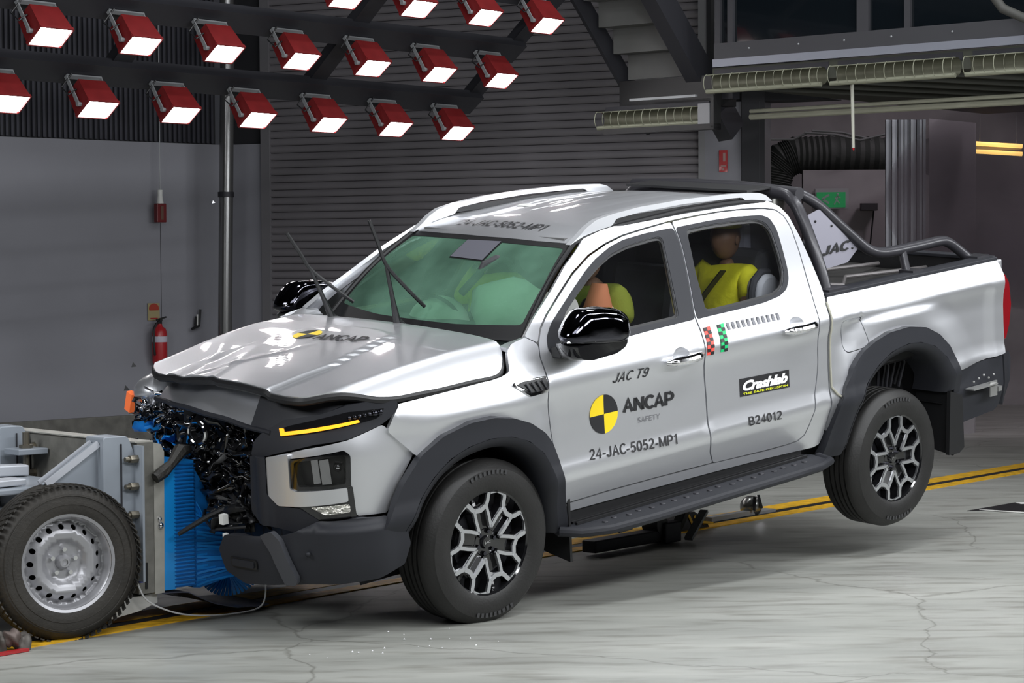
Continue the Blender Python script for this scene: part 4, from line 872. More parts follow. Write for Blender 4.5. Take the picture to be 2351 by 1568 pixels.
for i in range(7):
    s_, z_ = .90+.024*i, 1.082+.002*i; q = nose(s_, z_+.004, .016); mb = MB(); mb.sphere(q, .0085 if i < 5 else .014, 10, 6); mb.build('chrome_bead', TINT, LB)
SV = npatch('bumper_skin', [(0.481, 0.906), (0.686, 0.956), (0.885, 0.990), (1.055, 1.038), (1.085, 1.010), (1.204, 0.884), (1.115, 0.76), (1.05, 0.643), (0.903, 0.650), (.885, .78), (.890, .925), (.862, .948), (.603, .908), (.56, .915)], None, PAINT, truck, .0, .03)
npatch('lamp_surround_arm', [(0.479, 0.908), (.605, .930), (.606, .775), (.63, .765), (.866, .785), (.868, .722), (0.668, 0.700), (0.536, 0.692), (0.477, 0.735)], None, PAINT, SV, .018, .03, r=.01)
HLo = [(0.603, 0.904), (0.862, 0.945), (0.888, 0.925), (0.882, 0.775), (0.627, 0.765), (0.600, 0.781)]
npatch('headlamp_back', [(.59, .95), (.90, .97), (.90, .65), (.62, .65)], None, BLK, SV, -.045, .01)
HL = npatch('headlamp_bezel', HLo, [[(.625, .895), (.855, .930), (.868, .918), (.862, .800), (.645, .785)]], GLOSS, truck, .006, .05)
npatch('headlamp_glass', HLo, None, LAMPG, HL, .010, 0)
mb = MB()
for s0, wd_, dd in ((.70, .035, .0), (.745, .045, .01)):
    a, b_, c_, d_ = nose(s0, .905, -.02+dd), nose(s0+wd_, .912, -.02+dd), nose(s0+wd_+.01, .80, -.02+dd), nose(s0+.01, .795, -.02+dd)
    mb.add([a, b_, c_, d_]+[tuple(np.array(p)+np.array([.02, .02, 0])) for p in (a, b_, c_, d_)], [(0, 1, 2, 3), (7, 6, 5, 4), (0, 4, 5, 1), (1, 5, 6, 2), (2, 6, 7, 3), (3, 7, 4, 0)])
mb.build('projector_lens', M('lamp_reflector', (.5, .5, .5), .12, 1), HL, None)
mb = MB(); mb.tube([nose(.82, .90, -.01), nose(.855, .895, -.01), nose(.862, .85, -.01), nose(.858, .80, -.01), nose(.70, .785, -.01), nose(.64, .79, .0)], .004, 6); mb.sphere(nose(.83, .87, -.03), .022, 12, 8); mb.build('lamp_trim', CHROME, HL)
npatch('lamp_gap', [(.862, .79), (.890, .79), (.900, .645), (.875, .645)], None, GLOSS, SV, .010, .01)
FG = npatch('fog_lamp_recess', [(0.60, 0.698), (0.878, 0.720), (0.900, 0.651), (0.738, 0.640), (0.690, 0.655)], None, GLOSS, truck, .006, .03)
npatch('fog_lamp_lens', [(0.700, 0.698), (0.872, 0.711), (0.876, 0.672), (0.765, 0.664)], None, M('fog_reflector', (.75, .74, .68), .18, .9, bump=.8, bs=60), FG, .012, .01)
# bonnet nose panel under the leading edge
def nosep(y, t):
    xf = -.79+.02*abs(y)+.16*sm(.0, .75, y); zt = 1.150-.045*sm(-.2, .6, y); zb = 1.045-.03*sm(-.1, -.35, y)-.03*sm(.2, .6, y)
    return (xf+.045*(1-t)**1.5*1.0-.015*t*(1-t)*4, y, zt+(zb-zt)*(1-t)+.018*math.sin(y*9+1)*.2) if False else (xf-.05-.010*math.sin(PI*t)+.17*t, y, zb+(zt-zb)*t+.004*math.sin(14*y))
patch('grille_top_panel', rp([(-.50, .0), (-.30, .0), (-.02, -.03), (.0, .06), (.02, -.03), (.4, .0), (.62, .0), (.66, .5), (.60, 1.0), (.02, 1.0), (0, .9), (-.02, 1.0), (-.62, 1.0)], .02), None, nosep, PAINT, truck, .04, .02, (-1, 0, .2))
mb = MB(); mb.tube([nosep(y, -.02+.0*y) for y in np.linspace(-.48, .64, 30)], .013, 8); mb.build('grille_edge_strip', PLAST, truck)
def sidep(s, t):
    a = np.array(nose(s, 1.02, -.005)); b = np.array(nose(s, 1.15, -.02)); hz = np.array(hoodz(-.80, -.5)); return tuple(a+(b-a)*t+np.array([.03*t, .02*t, 0]))
patch('upper_lamp_skin', rp([(.34, -.05), (.45, -.0), (.56, .35), (.75, .62), (1.0, .85), (1.13, .95), (1.10, 1.1), (.80, 1.12), (.55, 1.10), (.36, 1.05)], .02), None, sidep, PLAST, truck, .04, .02, NO)
# crushed grille and lamps on the struck side
def scrap(name, n, cx, cy, cz, sx, sy, sz, size, mat, par, seed):
    rg = np.random.default_rng(seed)
    for k in range(n):
        c = np.array([cx+sx*rg.uniform(-1, 1), cy+sy*rg.uniform(-1, 1), cz+sz*rg.uniform(-1, 1)]); a = rg.normal(size=3)*np.array([.5, 1.4, .45]); a /= np.linalg.norm(a); b = np.cross(a, rg.normal(size=3)); b /= np.linalg.norm(b); nn = np.cross(a, b)
        L = size*rg.uniform(.6, 1.8); Wd = size*rg.uniform(.12, .42); m = 5; vs = []; fs = []
        for i in range(m):
            for j in range(3):
                vs.append(tuple(c+a*L*(i/(m-1)-.5)+b*Wd*(j/2-.5)+nn*rg.normal()*size*.11))
        for i in range(m-1):
            for j in range(2): fs.append((i*3+j, i*3+j+1, i*3+j+4, i*3+j+3))
        o = mesh(name, vs, fs, mat, par, 25); so = o.modifiers.new('t', 'SOLIDIFY'); so.thickness = .004
CR = MB(); CR.box((-.50, .15, .66), (.10, 1.1, .70)); CR.box((-.62, -.05, .95), (.14, .9, .12)); CR = CR.build('radiator_core', BLK, truck, None)
mb = MB()
for i in range(16): mb.beam((-.66+.02*math.sin(i), -.36, .42+i*.030), (-.64, .10+.02*math.cos(i*2), .42+i*.030+.008*math.sin(i*3)), .05, .006)
for i in range(9): mb.beam((-.68, -.33+i*.045, .41), (-.66, -.33+i*.045+.02*math.sin(i*2), .88), .006, .05)
mb.build('grille_mesh', BLK, truck, None)
scrap('grille_fragment', 50, -.74, .05, .86, .05, .40, .12, .10, GLOSS, CR, 1)
scrap('plastic_fragment', 40, -.76, .0, .74, .05, .34, .18, .10, BLK, CR, 12)
scrap('grille_fragment', 50, -.76, -.08, .68, .04, .22, .12, .09, GLOSS, CR, 2)
scrap('plastic_fragment', 20, -.76, -.10, .58, .05, .18, .06, .13, BLK, CR, 3)
scrap('lamp_fragment', 20, -.64, .62, .97, .08, .16, .06, .09, CHROME, CR, 4)
scrap('lamp_fragment', 18, -.72, -.10, .96, .04, .20, .05, .06, TINT, CR, 5)
scrap('lamp_fragment', 14, -.74, .10, .80, .04, .3, .12, .05, CHROME, CR, 8)
scrap('blue_fragment', 5, -.70, .55, .82, .08, .25, .05, .12, BLUE, CR, 6)
scrap('plastic_fragment', 22, -.60, .80, .86, .12, .14, .10, .13, GLOSS, CR, 7)
mb = MB(); qx = Matrix.Translation((-.80, .125, .934)) @ Matrix.Rotation(R(12), 4, 'Z'); mb.T = qx
mb.lathe([(.030, .01), (.040, -.012), (.052, -.016), (.062, -.010), (.070, .008)], 30, axis='X'); 
for a in range(5): mb.box((0, .05*math.cos(a*1.26), .05*math.sin(a*1.26)), (.02, .02, .02))
mb.build('crushed_lamp_ring', GLOSS, CR)
mb = MB(); mb.T = qx; mb.lathe([(.046, -.018), (.052, -.022), (.058, -.016)], 30, axis='X'); mb.build('chrome_ring', CHROME, CR)
mb = MB(); mb.box((-.63, .945, .955), (.03, .045, .10), Matrix.Rotation(.35, 3, 'X')); mb.build('broken_indicator', M('indicator_orange', (.8, .16, .05), .3, emit=(1, .2, .05), es=.35), CR, None)
fender_tip_at = (-.53, .82, 1.015)
mb = MB(); mb.tube([(-.80, -.06, .60), (-.88, -.02, .57), (-.97, .04, .515), (-1.0, .06, .495)], [.016, .014, .012, .01], 8); mb.tube([(-.80, -.20, .53), (-.86, -.02, .50), (-.84, .08, .54), (-.80, .12, .56)], .008, 8); mb.build('broken_strut', BLK, CR)
WL = TM.inverted() @ Matrix(((math.cos(R(43)), -math.sin(R(43)), 0, -1.62), (math.sin(R(43)), math.cos(R(43)), 0, 9.955), (0, 0, 1, 0), (0, 0, 0, 1)))
mb = MB(); mb.T = WL; mb.tube([(.16, .02, .80), (.08, -.03, .80), (.02, -.05, .745), (-.03, -.055, .71), (-.075, -.055, .685)], [.02, .035, .022, .030, .026], 8); mb.build('hanging_hose', M('torn_hose', (.03, .028, .025), .5, bump=.5, bs=30), CR)
mb = MB(); q = [nose(.22, .60, .06), nose(.245, .57, .075), nose(.245, .53, .075), nose(.24, .49, .075)]
mb.box(q[0], (.03, .03, .045)); mb.box(q[2], (.02, .02, .02)); mb.box(q[3], (.012, .02, .03)); mb.build('white_clip', WHITE, FR, None)

# ================================================================== SIDE DETAILS
# fender vent
vt = patch('side_vent', rp([(0.214, 1.098), (0.246, 1.113), (0.438, 1.108), (0.438, 1.035), (0.316, 1.033)], .008), None, NEAR, CHROME, FEND, .03, .01, off=.006)
patch('vent_insert', rp([(0.239, 1.094), (0.277, 1.104), (0.432, 1.102), (0.432, 1.047), (0.330, 1.048)], .006), None, NEAR, BLK, vt, .03, .004, off=.010)
for s_ in (1,):
    for i in range(4):
        mb = MB(); x0 = .29+.035*i; mb.tube([(x0, -(Y0(x0, 1.09)+.014), 1.098), (x0-.01+.035, -(Y0(x0, 1.06)+.014), 1.052)], .004, 6); mb.build('vent_bar', DARKM, vt)
# door handles
def handle(x0, z0, door):
    pts = []
    for t in np.linspace(0, 1, 11):
        x = x0+.262*t; y = -(Y0(x, z0)+.012+.035*math.sin(PI*t)**.6); pts.append((x, y, z0+.006*t))
    mb = MB(); mb.tube(pts, [.012, .020, .023, .023, .023, .023, .023, .023, .023, .020, .012], 10); h = mb.build('door_handle', CHROME, door)
    cup = lambda x, z: (x, -(Y0(x, z)-.028*max(0, 1-math.hypot((x-x0-.12)/.064, (z-z0-.016)/.048)**2)), z)
    patch('handle_cup', cupL(x0, z0, 1.02), None, cup, PAINT, door, .010, 0)
    return h
handle(1.250, 1.040, DOORF); handle(2.160, 1.062, DOORR)
# lettering
def T(name, s, quad, mat=TEXT, par=None, **k): return text_on(name, s, quad, NEAR, mat, par, **k)
T('lettering', 'JAC T9', [(.880, 1.000), (1.128, .992), (.892, 1.052)], par=DOORF, st=.13, shear=.10)
T('lettering', 'ANCAP', [(.953, .838), (1.324, .816), (.957, .915)], par=DOORF, st=.21)
T('lettering', 'SAFETY', [(1.055, .773), (1.212, .766), (1.057, .800)], TEXG, par=DOORF, st=.10)
T('lettering', '24-JAC-5052-MP1', [(.700, .652), (1.318, .618), (.706, .708)], par=DOORF, st=.145)
T('lettering', 'B24012', [(1.869, .613), (2.130, .602), (1.873, .662)], par=DOORR, st=.145)
YD = M('yellow_decal', (.85, .62, .01), .45)
for q in range(4):
    pts = [(.822, .858)]+[(.822+.097*math.cos(a), .858+.095*math.sin(a)) for a in np.linspace(q*PI/2, (q+1)*PI/2, 12)]
    patch('roundel_quarter', pts, None, NEAR, YD if q in (1, 3) else TEXT, DOORF, .03, 0, off=.003)
cs = patch('black_sticker', [(1.824, .770), (2.222, .756), (2.222, .850), (1.824, .864)], None, NEAR, TEXT, DOORR, .05, 0, off=.002)
T('lettering', 'Crashlab', [(1.842, .796), (2.205, .784), (1.848, .850)], M('white_decal', (.8, .8, .8), .5), cs, bold=.05, shear=.25, off=.0045, spacing=.92)
T('lettering', 'THE SAFE DECISION', [(1.842, .777), (2.205, .765), (1.843, .788)], M('lime_decal', (.70, .75, .02), .5), cs, bold=.02, off=.0045)
RD = M('red_decal', (.85, .07, .05), .5); GD = M('green_decal', (.0, .50, .15), .5); GRD = M('grey_mark', (.18, .18, .20), .5)
for nm_, x0, mat_ in (('red_check_tape', 1.580, RD), ('green_check_tape', 1.684, GD)):
    bs = patch(nm_, [(x0, 1.165), (x0+.052, 1.167), (x0+.036, 1.030), (x0-.016, 1.030)], None, NEAR, mat_, DOORR, .03, 0, off=.002)
    mb = MB()
    for i in range(8):
        for j in range(2):
            if (i+j) % 2 == 0:
                xx = x0-.002-.0019*i*1.05+.026*j; zc_ = 1.157-.0172*i
                vs = [(a, -(Y0(a, c)+.004), c) for a, c in ((xx, zc_-.008), (xx+.026, zc_-.008), (xx+.026, zc_+.009), (xx, zc_+.009))]; mb.add(vs, [(0, 1, 2, 3)])
    mb.build('black_check', TEXT, bs, None)
for i in range(11):
    x0 = 1.752+.0392*i; z0 = 1.160-.0006*i; mb = MB()
    for dx, dz in ((0, .0), (.009, .011), (0, .022), (-.0, 0)): 
        vs = [(a, -(Y0(a, c)+.003), c) for a, c in ((x0+dx, z0-dz-.006), (x0+dx+.010, z0-dz-.006), (x0+dx+.010, z0-dz+.006), (x0+dx, z0-dz+.006))]; mb.add(vs, [(0, 1, 2, 3)])
    mb.add([(a, -(Y0(a, c)+.003), c) for a, c in ((x0, z0-.030), (x0+.021, z0-.030), (x0+.021, z0+.006), (x0, z0+.006))], [(0, 1, 2, 3)])
    mb.build('scale_mark', GRD, DOORR, None)
text_on('lettering', 'ANCAP', [(-.17, .045), (-.115, -.27), (-.07, .085)], hoodz, TEXT, hood, st=.20, off=.016, out=(0, 0, 1))
for q in range(4):
    pts = [(-.10, .16)]+[(-.10+.07*math.cos(a), .16+.075*math.sin(a)) for a in np.linspace(q*PI/2, (q+1)*PI/2, 10)]
    patch('roundel_quarter', pts, None, hoodz, YD if q in (1, 3) else TEXT, hood, .03, 0, (0, 0, 1), off=.015)
text_on('lettering', '24-JAC-5052-MP1', [(1.035, .32), (1.045, -.30), (1.135, .33)], roofz, TEXT, roof, st=.145, off=.004, out=(0, 0, 1))
# mirrors
def mirror(s, par, dy=0., dz=0.):
    fl = lambda p: (p[0], s*abs(p[1]), p[2])
    mb = MB(); sec = []
    prof_ = [(0.455, 1.30), (0.50, 1.365), (0.568, 1.418), (0.70, 1.412), (0.83, 1.385), (0.888, 1.345), (0.905, 1.29), (0.898, 1.235), (0.84, 1.218), (0.66, 1.238), (0.475, 1.262)]
    cx_ = .69; cz_ = 1.31; ys = [.955, .975, 1.02, 1.07, 1.105, 1.12]; ks = [.80, .93, 1.0, .97, .82, .5]
    vs = []; n = len(prof_); P2 = rp(prof_, .03, 3); n = len(P2)
    for y, k in zip(ys, ks):
        for a, c in P2: vs.append((cx_+(a-cx_)*k-(y-1.0)*.25, s*(y+dy), cz_+(c-cz_)*k+dz))
    fs = []
    for i in range(len(ys)-1):
        for j in range(n): fs.append((i*n+j, i*n+(j+1) % n, (i+1)*n+(j+1) % n, (i+1)*n+j))
    fs += [tuple(range(n)), tuple((len(ys)-1)*n+j for j in range(n))]
    mb.add(vs, fs); o = mb.build('wing_mirror', TINT, par, 60)
    mb = MB()
    vs = []; ys2 = [.94, .96, 1.0, 1.06, 1.10]
    lo = rp([(.47, 1.262), (.60, 1.262), (.80, 1.245), (.90, 1.245), (.88, 1.205), (.80, 1.175), (.60, 1.165), (.50, 1.185)], .02, 2); n = len(lo)
    for y, k in zip(ys2, (.9, 1., 1., .95, .8)):
        for a, c in lo: vs.append((.68+(a-.68)*k-(y-1.)*.25, s*(y+dy), 1.22+(c-1.22)*k+dz))
    fs = []
    for i in range(4):
        for j in range(n): fs.append((i*n+j, i*n+(j+1) % n, (i+1)*n+(j+1) % n, (i+1)*n+j))
    fs += [tuple(range(n)), tuple(4*n+j for j in range(n))]
    mb.add(vs, fs); mb.build('mirror_base', GLOSS, o, 50)
    mb = MB(); mb.tube([(.455, s*1.07, 1.278), (.60, s*1.105, 1.268), (.80, s*1.07, 1.252), (.88, s*1.03, 1.25)], .007, 8); mb.build('mirror_strip', CHROME, o)
    mb = MB(); mb.box((.60, s*.92, 1.20), (.16, .08, .05)); mb.build('mirror_arm', BLK, o, None, .01)
mirror(-1, DOORF); mirror(1, truck, .09, -.03)
# roof rails
for s in (-1, 1):
    top = [(.955, 1.640), (1.02, 1.675), (1.08, 1.715), (1.15, 1.745), (1.27, 1.762), (1.46, 1.776), (1.80, 1.780), (2.18, 1.768), (2.39, 1.752), (2.45, 1.735), (2.51, 1.692)]
    bot = [(2.40, 1.712), (2.28, 1.722), (2.26, 1.740), (2.18, 1.744), (1.80, 1.755), (1.46, 1.748), (1.29, 1.735), (1.265, 1.705), (1.10, 1.680), (1.0, 1.648)]
    pl = rp(top+bot, .015, 2); mb = MB(); vs = [(a, s*.570, c) for a, c in pl]+[(a, s*.605, c) for a, c in pl]; n = len(pl)
    f1 = [tuple(f) for f in delaunay_2d_cdt([Vector(p) for p in pl], [(i, (i+1) % n) for i in range(n)], [], 1, 1e-6)[2]]
    mb.add(vs, f1+[tuple(i+n for i in f) for f in f1]+[(i, (i+1) % n, n+(i+1) % n, n+i) for i in range(n)])
    mb.build('roof_rail', M('rail_silver', (.80, .81, .84), .28, .5, .4), truck, 40, .006)
    mb = MB(); mb.box((1.77, s*.585, 1.725), (.98, .012, .03)); mb.build('rail_shadow_gap', BLK, truck, None)
# sports bar
BARM = M('sports_bar_metal', (.035, .034, .040), .38, .2, .1)
for s in (-1, 1):
    mb = MB(); hp = cat_(np.array([(2.70, .80, 1.20), (2.695, .77, 1.316), (2.685, .72, 1.46), (2.68, .66, 1.595), (2.685, .60, 1.675), (2.70, .50, 1.712), (2.715, .2, 1.722), (2.715, 0, 1.724)]), 5)
    mb.tube([(a, s*b_, c) for a, b_, c in hp], .034, 14)
    t2 = cat_(np.array([(2.72, .50, 1.722), (2.77, .57, 1.708), (2.85, .63, 1.645), (2.977, .67, 1.528), (3.15, .70, 1.389), (3.22, .715, 1.345), (3.30, .72, 1.325), (3.42, .72, 1.318), (3.685, .72, 1.320), (3.87, .72, 1.322), (3.94, .725, 1.305), (4.01, .735, 1.262), (4.10, .76, 1.19)]), 5)
    mb.tube([(a, s*b_, c) for a, b_, c in t2], .030, 14)
    mb.tube([(3.50, s*.72, 1.31), (3.46, s*.78, 1.195)], .025, 12)
    mb.box((2.70, s*.83, 1.205), (.16, .12, .02)).box((4.11, s*.80, 1.205), (.12, .10, .02)).box((3.46, s*.81, 1.205), (.10, .10, .02))
    mb.build('sports_bar', BARM, truck, 50)
    jp = patch('name_panel', rp([(2.70, 1.60), (2.80, 1.622), (3.135, 1.367), (3.04, 1.30), (2.80, 1.285), (2.735, 1.285)], .01), None, lambda x, z, s=s: (x, s*.69, z), M('panel_silver%d' % s, (.25, .245, .29), .55, .2), truck, .06, .006, (0, s, 0))
    if s < 0:
        text_on('lettering', 'JAC', [(2.800, 1.360), (3.055, 1.368), (2.815, 1.422)], lambda x, z: (x, -.690, z), BLK, jp, st=.24, shear=.1, off=.004)
        for q in ((2.76, 1.56), (2.90, 1.52), (2.79, 1.31), (3.08, 1.375)): mb = MB(); mb.sphere((q[0], -.692, q[1]), .007, 8, 6); mb.build('rivet', BLK, jp)
mb = MB(); mb.tube([(2.72, -.62, 1.712), (2.74, -.2, 1.728), (2.74, .2, 1.728), (2.72, .62, 1.712)], .036, 14); mb.build('sports_bar_hoop', BARM, truck, 50)
mb = MB(); mb.box((2.60, 0, 1.742), (.24, .9, .012)); mb.build('hoop_plate', BLK, truck, None)
mb = MB()
for y in (-.45, -.1, .35): mb.tube([(2.75, y, 1.12), (3.0, y+.05, 1.16), (3.3, y, 1.12), (3.45, y+.1, 1.14), (3.9, y, 1.13), (4.1, y, 1.12)], .012, 8)
mb.build('bed_cable', M('bed_tube', (.16, .15, .15), .4, .5), truck)
# bed cover (folded dark sheet just under the rail)
def bedc(x, y): return (x, y, 1.09+.012*math.sin(x*11+y*4)+.01*math.sin(y*13))
patch('bed_sheet', [(2.66, -.77), (4.12, -.77), (4.12, .77), (2.66, .77)], None, bedc, M('bed_sheet', (.020, .019, .018), .5), truck, .07, 0, (0, 0, 1))
# wiring taped down the cab edge
mb = MB(); mb.tube([(2.565, -(Y0(2.55, z)+.006), z) for z in np.linspace(1.16, .70, 14)]+[(2.60, -.95, .655), (2.625, -.965, .635)], .006, 6); mb.build('instrument_cable', M('cable_beige', (.35, .34, .28), .6), truck)
mb = MB()
for i in range(6): mb.tube([(2.60+.012*i, -.972, .64), (2.61+.012*i, -.985, .61-.006*(i % 2))], .003, 5)
mb.build('cable_ties', BLK, truck)
# wipers standing off the glass
def wiper(base, piv, top, bot, mid):
    mb = MB(); b_ = np.array(base); p_ = np.array(piv); mb.tube([b_, b_*.9+p_*.1, b_*.55+p_*.45, p_], [.024, .020, .012, .009], 8)
    mb.tube([b_+np.array([.03, -.015, 0]), b_*.85+p_*.15, b_*.6+p_*.4], [.018, .014, .008], 8)
    o = mb.build('wiper_arm', BLK, truck); mb = MB(); q = cat_(np.array([top, (np.array(top)+p_)/2+np.array([0, 0, 0]), p_, mid, bot]), 5); mb.tube(q, .0095, 6); mb.build('wiper_blade', BLK, o)
wiper((.365, .03, 1.262), (.285, .0, 1.590), (.235, .05, 1.812), (.468, -.06, 1.362), (.36, -.03, 1.485))
wiper((.335, .50, 1.255), (.205, .50, 1.545), (.085, .52, 1.740), (.420, .44, 1.352), (.30, .475, 1.455))
# roof antenna / camera marks
for (a, c) in ((1.585, .36), (1.565, .30)):
    mb = MB(); mb.lathe([(0, roofz(a, c)[2]+.006), (.03, roofz(a, c)[2]+.004), (.04, roofz(a, c)[2])], 16, (a, c, 0), 'Z'); mb.build('roof_marker', WHITE, roof)

# ================================================================== CABIN
mb = MB(); mb.box((1.45, 0, .66), (2.1, 1.6, .10)).box((.62, 0, 1.02), (.34, 1.45, .34)).box((.80, 0, 1.14), (.30, 1.40, .14)); mb.build('dashboard', SEATM, truck, None, .03)
mb = MB(); mb.box((1.75, 0, 1.655), (1.5, 1.05, .02)).box((1.60, .0, .80), (.6, .22, .30)); mb.build('headliner', M('headliner', (.13, .13, .13), .9), truck, None)
def seat(x, y, wd, pale=False):
    mb = MB(); mb.box((x, y, .84), (.50, wd, .20), Matrix.Rotation(-.08, 3, 'Y')); mb.box((x+.30, y, 1.16), (.15, wd*.92, .56), Matrix.Rotation(.22, 3, 'Y')); mb.build('seat', SEATM, truck, None, .05)
    mb = MB(); mb.box((x+.40, y, 1.52), (.10, .26, .19), Matrix.Rotation(.1, 3, 'Y')); mb.build('head_restraint', SEATM if not pale else M('headrest_pale%.0f' % (y*10), (.28, .28, .33), .7), truck, None, .035)
seat(1.42, -.38, .50); seat(1.42, .38, .50); seat(2.12, -.02, 1.30)
mb = MB(); mb.box((2.50, -.34, 1.46), (.10, .22, .26)).box((2.50, .38, 1.46), (.10, .22, .2)); mb.build('rear_head_restraint', M('pale_restraint', (.26, .26, .31), .8), truck, None, .04)
pl = rp([(2.255, 1.16), (2.44, 1.14), (2.455, 1.26), (2.40, 1.32), (2.33, 1.325), (2.275, 1.28)], .03); mb = MB(); mb.prism(pl, -.70, -.60, 'Y'); mb.build('child_seat_wing', SEATL, truck, 40, .02)
mb = MB(); mb.tube([(2.245, -.66, 1.15), (2.25, -.66, 1.24), (2.27, -.66, 1.295), (2.325, -.66, 1.335), (2.39, -.66, 1.328)], .020, 8); mb.build('wing_edge', SEATM, truck)
mb = MB(); mb.lathe([(.165, -.012), (.178, 0), (.165, .012), (.152, 0), (.165, -.012)], 30, (0, 0, 0), 'X'); mb.T = Matrix.Identity(4)
sw_ = mb.build('steering_wheel', BLK, truck); sw_.location = (.98, .38, 1.17); sw_.rotation_euler = (0, R(-25), 0)
def blob(name, c, rx, ry, rz, mat, par, seed=0, amp=.12):
    me = bpy.data.meshes.new(name); bm = bmesh.new(); bmesh.ops.create_icosphere(bm, subdivisions=3, radius=1); rg = np.random.default_rng(seed); k = [rg.normal(size=3)*2.2 for _ in range(4)]
    for v in bm.verts:
        s_ = 1+amp*sum(math.sin(v.co.dot(Vector(q))+i) for i, q in enumerate(k))/2; v.co = Vector((v.co.x*rx*s_, v.co.y*ry*s_, v.co.z*rz*s_))+Vector(c)
    bm.to_mesh(me); bm.free(); me.materials.append(mat); me.polygons.foreach_set('use_smooth', [True]*len(me.polygons)); o = bpy.data.objects.new(name, me); COL.objects.link(o); o.parent = par; return o
blob('passenger_airbag', (.80, -.36, 1.31), .19, .26, .16, BAG, truck, 3)
blob('driver_airbag', (.95, .38, 1.16), .12, .20, .15, BAG, truck, 5)
pq = [(.932, .092), (.947, -.149), (.70, -.153), (.71, .09)]; pc_ = (.82, -.03)
sp_ = patch('sensor_housing', [(pc_[0]+(a-pc_[0])*1.08, pc_[1]+(c-pc_[1])*1.06) for a, c in pq], None, wsm, BLK, truck, .05, 0, (-1, 0, 1), off=.003)
patch('sensor_plate', pq, None, wsm, M('sensor_plate', (.13, .13, .155), .35), sp_, .05, 0, (-1, 0, 1), off=.006)
mb = MB(); mb.tube([(.74, -.17, 1.49), (.76, -.19, 1.545), (.82, -.22, 1.57), (.88, -.24, 1.55), (.90, -.25, 1.51)], .018, 10); mb.tube([(.70, -.08, 1.40), (.72, -.14, 1.46), (.75, -.18, 1.51)], .02, 10); mb.build('camera_bracket', SEATM, truck)
mb = MB(); mb.sphere((.98, -.30, 1.545), .065, 14, 10, (.8, 1, 1)); mb.build('visor', SEATM, truck)
